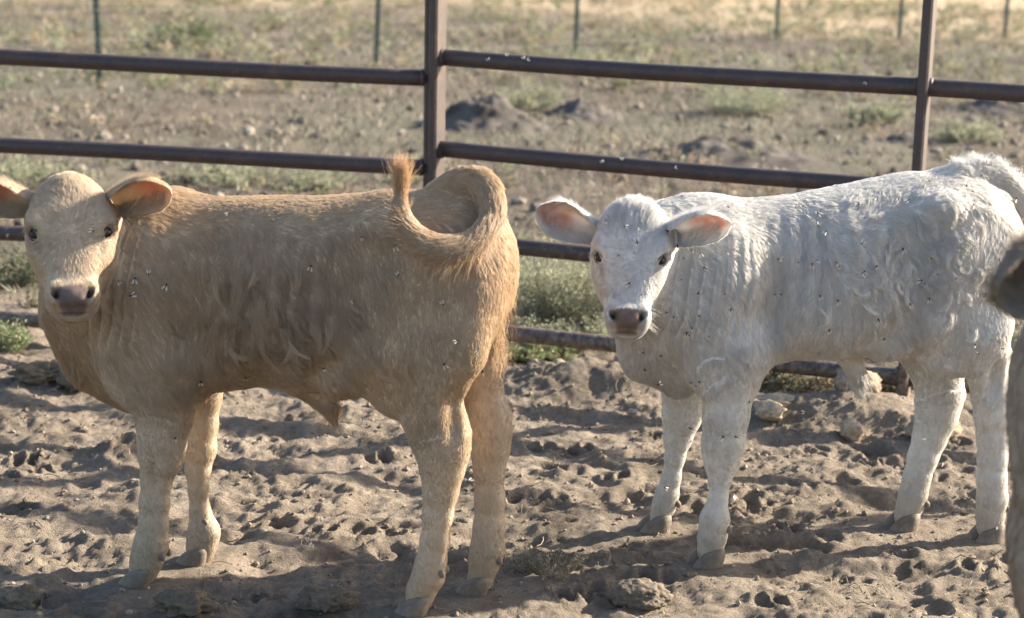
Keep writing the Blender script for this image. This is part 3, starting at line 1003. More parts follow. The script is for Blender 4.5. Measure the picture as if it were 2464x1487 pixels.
TORSO, LEG, HEAD, TAIL, BRISKET, SHEATH, NECK, THIGH = range(8)
HEAD_ST = [(-0.012, 0.034, -0.034, -0.075), (0.000, 0.050, -0.010, -0.100), (0.022, 0.066, 0.006, -0.118), (0.055, 0.081, 0.016, -0.136),
           (0.095, 0.088, 0.019, -0.150), (0.135, 0.084, 0.015, -0.156), (0.175, 0.078, 0.008, -0.150), (0.215, 0.070, 0.002, -0.132),
           (0.255, 0.058, -0.002, -0.110), (0.285, 0.0525, -0.004, -0.100), (0.310, 0.0525, -0.008, -0.096), (0.328, 0.048, -0.020, -0.092), (0.340, 0.034, -0.036, -0.080)]


def ear_mesh(base, tip, opening, width, col_out, col_in, seed, droop=0.0):
    """cupped leaf with thickness; returns verts, quads, colours, outer grid for fur"""
    base = np.asarray(base, float); tip = np.asarray(tip, float)
    ax = tip - base; L = np.linalg.norm(ax); ax = ax / L
    op = np.asarray(opening, float); op = op - ax * np.dot(op, ax); op = unit(op)
    side = np.cross(ax, op)
    nt_, nf = 26, 19
    t = np.linspace(0, 1, nt_)
    wv = width * np.interp(t, [0, .12, .3, .5, .68, .82, .92, .97, 1], [.58, .62, .78, .96, 1.0, .80, .48, .27, .05])
    th = np.radians(np.interp(t, [0, .15, .3, .5, .75, 1], [150, 135, 115, 98, 84, 60]))
    out = []; inn = []
    for i in range(nt_):
        r = wv[i] / max(math.sin(min(th[i], math.pi / 2)), 0.3)
        ph = np.linspace(-1, 1, nf) * th[i]
        cen = base + ax * L * t[i] + op * r * math.cos(th[i]) * 0.6 - np.array([0, 0, 1]) * droop * t[i] ** 2
        thick = 0.0038 * (1 - 0.5 * t[i])
        rim = np.sqrt(np.clip(1 - (np.abs(np.linspace(-1, 1, nf))) ** 6, 0.0, 1))
        for (lst, off) in ((out, 0.0), (inn, thick)):
            rr = r - off * rim
            lst.append(cen + np.sin(ph)[:, None] * rr[:, None] * side - np.cos(ph)[:, None] * rr[:, None] * op if off else cen + np.sin(ph)[:, None] * r * side - np.cos(ph)[:, None] * r * op)
    O = np.array(out); I = np.array(inn)
    O += 0.0025 * vnoise3(O.reshape(-1, 3) * 40, seed).reshape(O.shape[:2])[..., None] * op
    V = np.concatenate([O.reshape(-1, 3), I.reshape(-1, 3)]); m = nt_ * nf
    g = np.arange(m).reshape(nt_, nf)
    q = np.stack([g[:-1, :-1], g[1:, :-1], g[1:, 1:], g[:-1, 1:]], -1).reshape(-1, 4)
    Q = [q, q[:, ::-1] + m]
    for col in (0, nf - 1):
        a, b = g[:-1, col], g[1:, col]
        e = np.stack([a, a + m, b + m, b], -1)
        Q.append(e if col == 0 else e[:, ::-1])
    e = np.stack([g[-1, :-1], g[-1, :-1] + m, g[-1, 1:] + m, g[-1, 1:]], -1); Q.append(e)
    tt = np.repeat(t, nf); ff = np.tile(np.abs(np.linspace(-1, 1, nf)), nt_)
    C = np.empty((2 * m, 3)); C[:m] = col_out
    k = (smooth(0.25, 0.55, tt) * (1 - smooth(0.40, 0.85, ff)) * (1 - 0.5 * smooth(0.85, 1, tt)) * np.clip(0.8 + 0.5 * vnoise3(I.reshape(-1, 3) * 60, seed), 0, 1))[:, None]
    C[m:] = np.asarray(col_out) * (1 - k) + np.asarray(col_in) * k
    return V, np.concatenate(Q), C, O, I, ax, op, side


def hoof_mesh(sgn, big=1.0):
    """one claw: flat sole, sloping front, rounded toe; x forward, z up"""
    rings = []
    for z, cx, rx_, ry_ in ((0.0, 0.020, 0.036, 0.0205), (0.012, 0.016, 0.035, 0.0215), (0.028, 0.009, 0.031, 0.0215), (0.044, 0.000, 0.0235, 0.0175), (0.056, -0.007, 0.015, 0.012)):
        a = np.arange(16) / 16 * 2 * math.pi
        x = np.cos(a); y = np.sin(a)
        taper = 1 - 0.35 * np.clip(x, 0, 1) ** 2
        rings.append(np.stack([cx + rx_ * x, sgn * 0.0225 + ry_ * y * taper - sgn * 0.004 * np.clip(x, 0, 1), np.full(16, z)], -1) * big)
    V = np.concatenate(rings + [[[0.02 * big, sgn * 0.0225 * big, 0.0]], [[-0.006 * big, sgn * 0.0225 * big, 0.058 * big]]])
    Q = [(i * 16 + j, i * 16 + (j + 1) % 16, (i + 1) * 16 + (j + 1) % 16, (i + 1) * 16 + j) for i in range(4) for j in range(16)]
    T = [(80, (j + 1) % 16, j) for j in range(16)] + [(81, 64 + j, 64 + (j + 1) % 16) for j in range(16)]
    return V, np.array(Q), np.array(T)


def build_calf(cfg):
    c0, fwd = cfg['c'], cfg['f']
    lft = np.array([-fwd[1], fwd[0], 0]); up = np.array([0, 0, 1.0])
    S = cfg.get('scale', 1.0)
    ROT = np.stack([fwd, lft, up])                         # world -> local rows
    toL = lambda p: (ROT @ (np.asarray(p) - c0)) / S
    root = empty('calf', c0, math.atan2(fwd[1], fwd[0])); root.scale = (S, S, S)
    tag(root, cfg['label'], 'calf')
    FUR = cfg['fur_pad']

    def onp(px, py, y):
        return toL(on_plane(px, py, c0 + lft * y * S, lft))
    fld = Field((-0.62, -0.34, 0.0), (0.74, 0.34, 1.06), cfg['vs'])
    E3 = np.eye(3)
    # barrel: axis along x, width on y, top and bottom on z
    st = np.array(cfg['torso'], float)
    st = st[np.argsort(st[:, 0])]
    st2 = np.stack([st[:, 0], st[:, 3] - FUR * 0.6, st[:, 1] - FUR, st[:, 2] + FUR], -1)
    fld.loft((0, 0, 0), [E3[0], E3[1], E3[2]], st2, 2.25, -0.10, 0.02, TORSO)
    for s in (1, -1):
        for (c, r, k, lab) in cfg['muscle']:
            fld.ellipsoid((c[0], c[1] * s, c[2]), r, None, k, lab)
    for (c, r) in cfg['hollow']:
        for s in (1, -1): fld.ellipsoid((c[0], c[1] * s, c[2]), r, None, 0.05, TORSO, True)
    for (a, b, ra, rb, k, lab) in cfg['extra']:
        fld.capsule(a, b, ra, rb, k, lab)
    # legs from traced rows
    legs = {}
    for key, (yl, ytop, rows) in cfg['legs'].items():
        P = []; R = []
        for i, (py, x0, x1) in enumerate(rows):
            if cfg.get('raw'):
                P.append((x0, yl + (ytop - yl) * (1 - i / (len(rows) - 1)) ** 2, py)); R.append(x1); continue
            y = yl + (ytop - yl) * (1 - i / (len(rows) - 1)) ** 2
            a = onp(x0, py, y); b = onp(x1, py, y)
            P.append(((a[0] + b[0]) / 2, y, (a[2] + b[2]) / 2)); R.append(max(abs(a[0] - b[0]) / 2 - 0.0045, 0.02))
        R[-1] *= 0.86; R[-2] *= 0.94
        for i in range(len(P) - 1):
            ra_ = max(R[i], R[i + 1])
            fld.capsule(P[i], P[i + 1], R[i], R[i + 1], 0.05 if i == 0 else 0.014, (THIGH if key in ('nh', 'fh') else TORSO) if ra_ > 0.062 else LEG, float(np.clip(0.050 / ra_, 0.5, 0.86)))
        legs[key] = (np.array(P), np.array(R))
    for (px, py, yy, r) in cfg.get('dimples', []):         # hollows ahead of the hock tendon and above the knee
        fld.ellipsoid(onp(px, py, yy), r, None, 0.02, LEG, True)
    # tail
    tp = cfg['tail']
    TP = np.array([toL(on_plane(p[0], p[1], c0 + lft * p[2] * S, lft)) for p in tp]) if not cfg.get('raw') else np.array([p[:3] for p in tp])
    TR = np.array([p[-1] for p in tp]) * 0.9
    tt = np.linspace(0, len(TP) - 1, 34); TPs = np.stack([np.interp(tt, np.arange(len(TP)), TP[:, k]) for k in range(3)], 1)
    for _ in range(3): TPs[1:-1] = (TPs[:-2] + 2 * TPs[1:-1] + TPs[2:]) / 4
    TRs = np.interp(tt, np.arange(len(TP)), TR)
    fld.chain(TPs, TRs, 0.022, TAIL)
    # head frame in local axes
    hd = unit(ROT @ np.asarray(cfg['look'], float)); hd[2] = 0; hd = unit(hd)
    dn = math.radians(cfg['head_pitch'])
    u = hd * math.cos(dn) - up * math.sin(dn); w = hd * math.sin(dn) + up * math.cos(dn); v = np.cross(up, hd)
    ro = math.radians(cfg.get('head_roll', 0))
    u, v = u * math.cos(ro) + v * math.sin(ro), v * math.cos(ro) - u * math.sin(ro)
    HM = np.stack([u, v, w]); ho = toL(cfg['poll']); hs = cfg.get('head_scale', 1.0); hl = cfg.get('head_len', 0.92)
    hp = lambda a, b, c: ho + (u * a * hl + v * b + w * c) * hs
    fld.loft(ho, HM, np.array(HEAD_ST) * hs * np.array([hl, 1, 1, 1]), 2.75, 0.10, 0.02, HEAD)
    # neck from withers to the back of the skull
    nk = cfg['neck']
    back = hp(0.085, 0, -0.085)
    fld.chain([nk[0], nk[1], back], [nk[2], nk[3], 0.082 * hs], 0.09, NECK)
    fld.capsule(nk[4], hp(0.16, 0, -0.11), nk[5], 0.05, 0.08, NECK)
    for s in (1, -1):
        fld.ellipsoid(hp(0.105, 0.060 * s, -0.105), np.array([0.055, 0.026, 0.042]) * hs, HM, 0.03, HEAD)        # jaw muscle
        fld.ellipsoid(hp(0.122, 0.0735 * s, -0.010), np.array([0.024, 0.016, 0.016]) * hs, HM, 0.030, HEAD)       # brow
        fld.ellipsoid(hp(0.172, 0.066 * s, -0.032), np.array([0.030, 0.014, 0.020]) * hs, HM, 0.02, HEAD)       # cheekbone
        fld.ellipsoid(hp(0.212, 0.086 * s, 0.010), np.array([0.050, 0.020, 0.024]) * hs, HM, 0.018, HEAD, True)  # hollow beside the nasal bridge
        fld.ellipsoid(hp(0.262, 0.068 * s, -0.030), np.array([0.022, 0.012, 0.026]) * hs, HM, 0.014, HEAD, True) # dip behind the nostril
        ra = math.radians(24) * s
        em = np.stack([u * math.cos(ra) - v * math.sin(ra), v * math.cos(ra) + u * math.sin(ra), w])
        fld.ellipsoid(hp(0.1465, 0.080 * s, -0.006), np.array([0.0175, 0.013, 0.0155]) * hs, em, 0.006, HEAD, True)   # eye opening
        fld.ellipsoid(hp(0.302, 0.036 * s, -0.016), np.array([0.025, 0.0175, 0.022]) * hs, HM, 0.016, HEAD)      # nostril wing
        na = math.radians(-34) * s
        nm = np.stack([u * math.cos(na) + v * math.sin(na), v * math.cos(na) - u * math.sin(na), w])
        fld.ellipsoid(hp(0.3090, 0.0315 * s, 0.002), np.array([0.0185, 0.0105, 0.032]) * hs, nm, 0.006, HEAD, True)    # nostril
    fld.ellipsoid(hp(0.306, 0, -0.012), np.array([0.024, 0.030, 0.020]) * hs, HM, 0.016, HEAD)                  # nose pad
    fld.ellipsoid(hp(0.324, 0, -0.072), np.array([0.022, 0.036, 0.022]) * hs, HM, 0.012, HEAD)                  # chin
    fld.ellipsoid(hp(0.343, 0, -0.048), np.array([0.010, 0.055, 0.0035]) * hs, HM, 0.004, HEAD, True)           # mouth line
    fld.ellipsoid(hp(0.02, 0, -0.02), np.array([0.034, 0.036, 0.026]) * hs, HM, 0.03, HEAD)                     # poll bump
    V, Q, lab = fld.mesh()
    V = relax(V, Q, V, 2, 0.5)
    N = vnormals(V, Q)
    # skin folds on the neck
    rel = V - ho
    hc = np.stack([rel @ u / hl, rel @ v, rel @ w], 1) / hs
    inhead = lab == HEAD
    fw, fx0, fx1, fz0, fz1 = cfg['folds']
    g = smooth(fx0, fx0 + 0.04, V[:, 0]) * (1 - smooth(fx1 - 0.04, fx1, V[:, 0])) * smooth(fz0, fz0 + 0.08, V[:, 2]) * (1 - smooth(fz1 - 0.1, fz1, V[:, 2])) * (~inhead)
    ph = V[:, 0] * math.pi / 0.027 + V[:, 2] * cfg['fold_tilt'] + 2.0 * vnoise3(V * 8, 4)
    V = V + N * (fw * g * (np.abs(np.sin(ph)) ** 0.7 - 0.6))[:, None]
    rib = smooth(-0.12, -0.05, V[:, 0]) * (1 - smooth(0.16, 0.22, V[:, 0])) * smooth(0.52, 0.60, V[:, 2]) * (1 - smooth(0.76, 0.84, V[:, 2])) * (lab == TORSO)
    V = V + N * (0.0022 * rib * np.sin(V[:, 0] * 2 * math.pi / 0.045 + V[:, 2] * 9))[:, None]
    V = V + N * (0.0045 * vnoise3(V * 12, 8) * (~inhead) * (lab != LEG))[:, None]
    N = vnormals(V, Q)
    # colours
    base = np.array(cfg['coat']); warm = np.array(cfg['warm'])
    k = np.clip(0.5 + 0.5 * vnoise3(V * 5, 21) + 0.35 * vnoise3(V * 16, 22), 0, 1)[:, None]
    C = base * (1 - 0.45 * k) + warm * 0.45 * k
    rw = relax(V, Q, np.stack([(lab == HEAD) * 1.0, (lab == LEG) * 1.0], 1), 70)
    for q_, col_ in ((rw[:, 0], cfg['head_col']), (rw[:, 1], cfg['leg_col'])):
        C = C * (1 - 0.75 * q_[:, None]) + 0.75 * q_[:, None] * np.array(col_) * (0.92 + 0.16 * k)
    low = ((1 - smooth(0.05, 0.20, V[:, 2])) * (lab == LEG))[:, None]
    C = C * (1 - 0.55 * low) + 0.55 * low * np.array([0.36, 0.29, 0.21])
    for (sx, sy, sz, sr, sc, sa) in cfg.get('stains', []):
        q = np.exp(-(((V - [sx, sy, sz]) / sr) ** 2).sum(1)) * sa * np.clip(0.7 + 0.6 * vnoise3(V * 40, 5), 0, 1)
        C = C * (1 - q[:, None]) + q[:, None] * np.array(sc)
    # nose pad and lips: bare skin; nostrils coloured near black
    hw_ = np.interp(hc[:, 0], [0.285, 0.292, 0.299, 0.308, 0.318, 0.330, 0.345], [0.0, 0.022, 0.038, 0.0425, 0.038, 0.029, 0.022]) + 0.003 * vnoise3(V * 90, 6)
    pad = (1 - smooth(-0.004, 0.005, np.abs(hc[:, 1]) - hw_)) * smooth(-0.062, -0.052, hc[:, 2]) * (lab == HEAD) * smooth(0.284, 0.292, hc[:, 0])
    pad = relax(V, Q, pad, 2)
    nost = np.zeros(len(V)); eyer = np.zeros(len(V))
    for s in (1, -1):
        d = hc - [0.3095, 0.0315 * s, -0.004]
        nost = np.maximum(nost, np.exp(-((d / [0.021, 0.012, 0.03]) ** 2).sum(1) * 1.6) * (lab == HEAD))
        d = hc - [0.148, 0.080 * s, -0.006]
        eyer = np.maximum(eyer, np.exp(-((d / [0.017, 0.012, 0.015]) ** 2).sum(1) * 1.5) * (lab == HEAD))
    for s in (1, -1):                                      # dark skin running down from the inner corner of the eye
        for (a_, b_, r_e) in ((0.168, 0.070, 0.0075), (0.180, 0.0655, 0.0065), (0.192, 0.063, 0.005)):
            dd_ = hc - [a_, b_ * s, 0.004]; qd = np.exp(-((dd_ / [r_e, r_e, 0.02]) ** 2).sum(1))[:, None] * 0.7 * (lab == HEAD)[:, None]
            C = C * (1 - qd) + qd * np.array(cfg['eyelid']) * 1.2
    C = C * (1 - pad[:, None]) + pad[:, None] * np.array(cfg['nose']) * (1 + 0.2 * vnoise3(V * 120, 3))[:, None]
    C = C * (1 - 0.8 * nost[:, None]) + 0.8 * nost[:, None] * np.array([0.03, 0.02, 0.018])
    C = C * (1 - 0.75 * eyer[:, None]) + 0.75 * eyer[:, None] * np.array(cfg['eyelid'])
    body = mesh_obj('body', V, Q, M_SKIN, root, True, C * cfg.get('skin_mul', 0.9))
    # eyes
    Vi, Fi = ICO[4]
    for s in (1, -1):
        pos = hp(0.1465, 0.0685 * s, -0.016)
        o = mesh_obj('eye', Vi * 0.0172 * hs, Fi, M_EYE, root); o.location = pos
        nrm = unit(v * s * 0.80 + w * 0.58 - u * 0.02)     # lids: a fleshy ring with an almond opening
        e1 = u * 0.62 - v * s * 0.70; e1 = unit(e1 - nrm * np.dot(e1, nrm)); e2 = np.cross(nrm, e1)
        rings = []; cols = []
        lidc = np.array(cfg['eyelid'])  # dark lid skin, spread outwards to paint in the brow's shade
        for (ka, kb, hgt, cm) in ((0.0158, 0.0084, -0.0006, 0.0), (0.0167, 0.0096, 0.0020, 0.05), (0.0190, 0.0128, 0.0014, 0.40), (0.0225, 0.0172, -0.0045, 0.85), (0.026, 0.021, -0.0140, 1.0)):
            a = np.arange(28) / 28 * 2 * math.pi
            shp = np.where(np.sin(a) > 0, 1.0, 0.9) * (np.abs(np.sin(a)) ** 1.15) * np.sign(np.sin(a))
            x_, y_ = ka * np.cos(a), kb * shp
            zz = np.sqrt(np.maximum(0.0172 ** 2 - x_ ** 2 - y_ ** 2, 0.00002)) if ka < 0.0172 else np.full(28, 0.0075)
            rings.append((x_[:, None] * e1 + y_[:, None] * e2 + (zz + hgt)[:, None] * nrm) * hs); cols.append(np.tile(lidc * (1 - cm) + base * cm, (28, 1)))
        Fl = [(i_ * 28 + j_, i_ * 28 + (j_ + 1) % 28, (i_ + 1) * 28 + (j_ + 1) % 28, (i_ + 1) * 28 + j_) for i_ in range(4) for j_ in range(28)]
        mesh_obj('eyelid', np.concatenate(rings), np.array(Fl), M_SKIN, o, True, np.concatenate(cols))
    # hooves and dew claws
    for key, (P, R) in legs.items():
        foot = toL(cfg['feet'][key]) if not cfg.get('raw') else np.asarray(cfg['feet'][key])
        ang = cfg['toe'].get(key, 0.0)
        for sg in (1, -1):
            Vh, Qh, Th = hoof_mesh(sg, cfg.get('hoof', 1.03)); Vh[:, 2] *= 0.8
            ch = np.array([0.165, 0.135, 0.105]) * (1.15 - 0.35 * smooth(0, 0.035, Vh[:, 2]) + 0.5 * smooth(0.03, 0.055, Vh[:, 2]))[:, None]
            o = mesh_obj('hoof', Vh, [Qh, Th], M_HOOF, root, True, ch)
            o.location = (P[-1][0] - 0.004, foot[1], 0.0); o.rotation_euler = (0, 0, ang)
        kf = int(np.argmin(np.abs(P[:, 2] - 0.105)))
        for sg in (1, -1):
            Vd, Fd = ICO[2]
            o = mesh_obj('dew_claw', Vd * np.array([0.008, 0.006, 0.011]), Fd, M_HOOF, root, True, np.tile([0.17, 0.13, 0.1], (len(Vd), 1)))
            o.location = (P[kf][0] - R[kf] * 0.86, foot[1] + sg * 0.017, P[kf][2] - 0.02)
            o.rotation_euler = (0, 0.5, 0)
    # ears
    ear_fur = []
    for (bs, tipw, opn, wid, drp) in cfg['ears']:
        tip = toL(tipw) if not cfg.get('raw') else np.asarray(tipw)
        b = hp(*bs); opl = ROT @ np.asarray(opn, float)
        Ve, Qe, Ce, O, I, ax, op, sd = ear_mesh(b, tip, opl, wid, base * 0.95, cfg['ear_in'], 5, drp)
        mesh_obj('ear', Ve, Qe, M_EAR, root, True, Ce)
        ear_fur.append((O, I, ax, op, sd))
    # ------------------------------------------------ fur
    g = np.random.default_rng(cfg['seed'])
    T1 = Q[:, [0, 1, 2]]; T2 = Q[:, [0, 2, 3]]; T = np.concatenate([T1, T2])
    ar = np.linalg.norm(np.cross(V[T[:, 1]] - V[T[:, 0]], V[T[:, 2]] - V[T[:, 0]]), axis=1) / 2
    LEN = np.array([0.020, 0.0066, 0.0085, 0.022, 0.027, 0.024, 0.015, 0.0125])[lab] * cfg['len_mul']
    LEN = np.where(lab == LEG, LEN * (0.75 + 0.5 * smooth(0.05, 0.5, V[:, 2])), LEN)
    topk = smooth(0.60, 0.75, N[:, 2]) * (lab == TORSO)
    LEN = LEN * (1 - 0.25 * topk)
    pollw = (1 - smooth(0.03, 0.10, hc[:, 0])) * (lab == HEAD)
    LEN = LEN * (1 + cfg['poll_tuft'] * pollw)
    fl_ = cfg['flank']; LEN = LEN * (1 + cfg['flank_len'] * np.exp(-(((V - fl_[:3]) / fl_[3:]) ** 2).sum(1)))
    LEN = relax(V, Q, LEN, 25)
    bare = np.clip(np.maximum(pad * 1.4, nost * 2), 0, 1); bare = np.maximum(bare, eyer > 0.55)
    LEN = LEN * (1 - 0.9 * bare)
    den = np.array([1.0, 1.7, 2.8, 1.3, 1.0, 1.2, 1.25, 1.35])[lab]
    facing = np.clip(N @ (ROT @ unit(EYE - c0)), -1, 1)
    den = den * (0.35 + 0.65 * smooth(-0.5, -0.1, facing)) * (1 - bare)
    wgt = ar * den[T].mean(1); wgt /= wgt.sum()
    n = cfg['strands']
    ti = g.choice(len(T), n, p=wgt)
    b1, b2 = g.uniform(0, 1, n), g.uniform(0, 1, n); fl = b1 + b2 > 1; b1[fl] = 1 - b1[fl]; b2[fl] = 1 - b2[fl]
    bw = np.stack([1 - b1 - b2, b1, b2], 1)
    tv = T[ti]
    bl = lambda A: (A[tv] * (bw[..., None] if A.ndim > 1 else bw)).sum(1)
    p = bl(V); nn = unit(bl(N)); ln = bl(LEN); cc = bl(C); la = lab[tv[:, 0]]; h3 = bl(hc)
    # combing direction, laid out on the skin and blended across the joins
    nv = len(V)
    D = np.tile(np.array([-0.42, 0.0, -0.9]), (nv, 1))
    tk = smooth(0.35, 0.85, N[:, 2])[:, None] * (lab == TORSO)[:, None]
    D = D * (1 - tk) + tk * np.array([-1.0, 0, -0.05])
    D[lab == LEG] = [-0.10, 0, -1]; D[lab == NECK] = [-0.35, 0, -0.95]; D[lab == BRISKET] = [0.15, 0, -1]
    D[lab == SHEATH] = [-0.3, 0, -1]; D[lab == THIGH] = [-0.15, 0, -1]
    dh = np.stack([hc[:, 0] - 0.150, hc[:, 1] * 0.95], 1); dh /= np.linalg.norm(dh, axis=1)[:, None] + 1e-6
    fs = smooth(0.055, 0.085, np.abs(hc[:, 1]))[:, None]     # sides of the head comb back
    hv = dh[:, :1] * u + dh[:, 1:] * v
    hv = hv * (1 - 0.6 * fs) - 0.6 * fs * w
    D[lab == HEAD] = hv[lab == HEAD]
    m = np.where(lab == TAIL)[0]
    if len(m):
        i = np.argmin(((V[m][:, None] - TPs[None]) ** 2).sum(2), 1)
        D[m] = unit(np.gradient(TPs, axis=0))[i]
    D = D - N * (D * N).sum(1)[:, None]; D = unit(D)
    soft = relax(V, Q, D, 22)
    keep_ = np.where((lab == HEAD) & (hc[:, 0] > 0.03) & (hc[:, 2] > -0.09), 1.0, 0.0)[:, None]
    D = unit(soft * (1 - keep_) + D * keep_)
    swV = np.array([cfg['swirl'], 0.35, 0.22, 0.35, 0.5, 0.6, 0.30, 0.35])[lab] + cfg.get('poll_swirl', 0.5) * pollw
    PR = relax(V, Q, np.stack([swV, np.where(lab == LEG, 0.7, 1.0), np.where((lab == HEAD) | (lab == LEG), 0.0, 1.0), np.where(lab == HEAD, 0.25, np.where(lab == LEG, 0.5, 1.0) * cfg['clump'])], 1), 20)
    d = unit(bl(D)); swamp, liftm, wavm, clm = bl(PR).T
    fl_ = cfg['flank']
    inflank = np.exp(-(((p - fl_[:3]) / fl_[3:]) ** 2).sum(1))
    swamp = swamp * (0.5 + cfg['flank_swirl'] * inflank)
    an = swamp * (1.5 * vnoise3(p * [9, 9, 7], 31) + 0.5 * vnoise3(p * 22, 32)) + 0.10 * g.normal(0, 1, n)
    d = d - nn * (d * nn).sum(1)[:, None]; d = unit(d)
    sd = np.cross(nn, d)
    d = unit(d * np.cos(an)[:, None] + sd * np.sin(an)[:, None]); sd = np.cross(nn, d)
    # locks: strands lean in towards a shared guide
    cs_ = cfg['lock']
    pw = p + cs_ * 0.55 * np.stack([vnoise3(p / cs_ * 0.7, 51), vnoise3(p / cs_ * 0.7, 52), vnoise3(p / cs_ * 0.7, 53)], 1)
    ck = np.floor(pw / cs_ + 500).astype(np.int64)
    _, first, near = np.unique(ck[:, 0] * 4000000 + ck[:, 1] * 2000 + ck[:, 2], return_index=True, return_inverse=True)
    ncl = len(first); near = near.ravel(); cj = first[near]
    lenv = ln * g.uniform(0.75, 1.15, n) * (1 + 0.25 * vnoise3(p * 30, 41)) * (0.85 + 0.3 * g.uniform(0, 1, ncl)[near])
    lift = np.radians(cfg['lift'] * liftm + 5 * g.normal(0, 1, n) + 5 * vnoise3(p * 18, 42)) + (la == BRISKET) * 0.3 + (la == TAIL) * 0.15 + topk[tv[:, 0]] * 0.2
    lift = np.clip(lift, 0.07, 1.3)
    K = 6
    q = np.linspace(0, 1, K)[None, :, None]
    sl, cl = np.sin(lift)[:, None, None], np.cos(lift)[:, None, None]
    L = lenv[:, None, None]
    P = p[:, None, :] + L * (d[:, None] * q * (cl + 0.25 * q) + nn[:, None] * (q * sl - 0.62 * sl * q ** 2.2))
    wav = cfg['curl'] * (0.25 + 1.9 * inflank) * wavm + 0.05
    phs = g.uniform(0, 6.28, ncl)[near] + 0.5 * g.normal(0, 1, n)
    P = P + (L * wav[:, None, None] * (np.sin(q * 5.2 + phs[:, None, None]) - np.sin(phs)[:, None, None]) * q ** 0.7) * sd[:, None]
    gp = P[cj]
    pull = clm[:, None, None] * q ** 1.1
    tgt = gp + (p - p[cj])[:, None, :] * (1 - 0.85 * q)
    P = P * (1 - pull) + tgt * pull
    P += 0.04 * L * q * g.normal(0, 1, (n, 1, 3))
    rr = cfg['rad'] * (1 - 0.72 * q[..., 0] ** 1.5) * g.uniform(0.7, 1.3, (n, 1)) * np.where((la == HEAD) | (la == LEG), 0.78, 1.0)[:, None]
    lockc = (1 + 0.06 * g.normal(0, 1, ncl)[near] + 0.05 * g.normal(0, 1, n) + 0.05 * vnoise3(p * 25, 44))[:, None]
    hcol = np.clip(cc * lockc, 0.02, 0.95)
    hair_obj('fur', P, rr, hcol, M_HAIR, root)
    # ear fur: fringe along the rim and a short nap outside
    EP, ER, EC = [], [], []
    for (O, I, ax, op, sdv) in ear_fur:
        a, b = O.shape[:2]
        for (Gd, num, lenE, inside) in ((O, cfg['ear_hair'], 0.008, False), (I, int(cfg['ear_hair'] * 0.8), 0.019, True)):
            i = g.integers(1, a - 2, num); j = g.uniform(0, b - 1.001, num)
            if not inside:
                j = np.where(g.uniform(0, 1, num) < 0.35, np.where(g.uniform(0, 1, num) < 0.5, g.uniform(0, 0.8, num), b - 1.001 - g.uniform(0, 0.8, num)), j)
            else:
                i = g.integers(1, int(a * 0.7), num); j = np.where(g.uniform(0, 1, num) < 0.6, j * 0.3, b - 1.001 - j * 0.3)
            j0 = j.astype(int); fj = (j - j0)[:, None]; fi = g.uniform(0, 1, num)[:, None]
            r0 = (Gd[i, j0] * (1 - fj) + Gd[i, j0 + 1] * fj) * (1 - fi) + (Gd[i + 1, j0] * (1 - fj) + Gd[i + 1, j0 + 1] * fj) * fi
            du = unit(Gd[i + 1, j0] - Gd[i - 1, j0]); dv = unit(Gd[i, np.minimum(j0 + 1, b - 1)] - Gd[i, np.maximum(j0 - 1, 0)])
            nr = unit(np.cross(du, dv)); nr = nr * np.sign((nr * op).sum(1))[:, None] * (1 if inside else -1)
            edge = (np.abs(j / (b - 1) - 0.5) * 2)[:, None]
            out = dv * np.sign(j / (b - 1) - 0.5)[:, None]
            dd = unit(du * 1.0 + (out * 0.9 * edge ** 6 if not inside else -out * 0.8) + nr * (0.35 if not inside else 0.25) + 0.15 * g.normal(0, 1, (num, 3)))
            le = (lenE * g.uniform(0.6, 1.3, num) * (1.5 if inside else 1))[:, None, None]
            qq = np.linspace(0, 1, 4)[None, :, None]
            EP.append(r0[:, None] + dd[:, None] * le * qq - nr[:, None] * le * 0.25 * qq ** 2)
            ER.append(cfg['rad'] * 0.7 * (1 - 0.7 * qq[..., 0]) * g.uniform(0.7, 1.2, (num, 1)))
            EC.append(np.clip(base * (1 + 0.12 * g.normal(0, 1, (num, 1))), 0.02, 0.95))
    hair_obj('ear_fur', np.concatenate(EP), np.concatenate(ER), np.concatenate(EC), M_HAIR, root)
    # eyelashes and whiskers
    if cfg.get('lashes', True):
        WP, WR, WC = [], [], []
        for s in (1, -1):
            for k_ in range(34):
                a = g.uniform(-0.8, 0.8)
                b0 = hp(0.133 + 0.004 * a * a, (0.082 + 0.004 * (1 - a * a)) * s, -0.017 + 0.014 * a)
                dd = unit(v * s * 0.75 + w * 0.55 + u * 0.25 + 0.2 * g.normal(0, 1, 3))
                qq = np.linspace(0, 1, 4)[:, None]
                WP.append(b0 + dd * 0.017 * qq + u * 0.006 * qq ** 2); WR.append(0.00042 * (1 - 0.8 * qq[:, 0])); WC.append(base * 0.9)
            for k_ in range(26):
                b0 = hp(g.uniform(0.27, 0.325), g.uniform(0.046, 0.053) * s, g.uniform(-0.07, -0.03))
                dd = unit(v * s + u * g.uniform(0, 0.8) + w * g.uniform(-0.4, 0.2))
                qq = np.linspace(0, 1, 4)[:, None]
                WP.append(b0 + dd * g.uniform(0.012, 0.03) * qq + u * 0.005 * qq ** 2); WR.append(0.0003 * (1 - 0.8 * qq[:, 0])); WC.append(np.clip(base * 1.15, 0, 0.9))
        hair_obj('eyelashes', np.array(WP), np.array(WR), np.array(WC), M_HAIR, root)
    # long hair: tail switch, fringes
    LP, LR, LC = [], [], []
    qq = np.linspace(0, 1, 7)[:, None]
    tg = unit(np.gradient(TPs, axis=0))
    wcl = np.exp(-(((V - [fl_[0] + cfg['curl_at'][0], 0, cfg['curl_at'][1]]) / np.array([cfg['curl_at'][2], 9, cfg['curl_at'][3]])) ** 2).sum(1)) * (np.abs(N[:, 1]) > 0.6) * (lab != LEG)
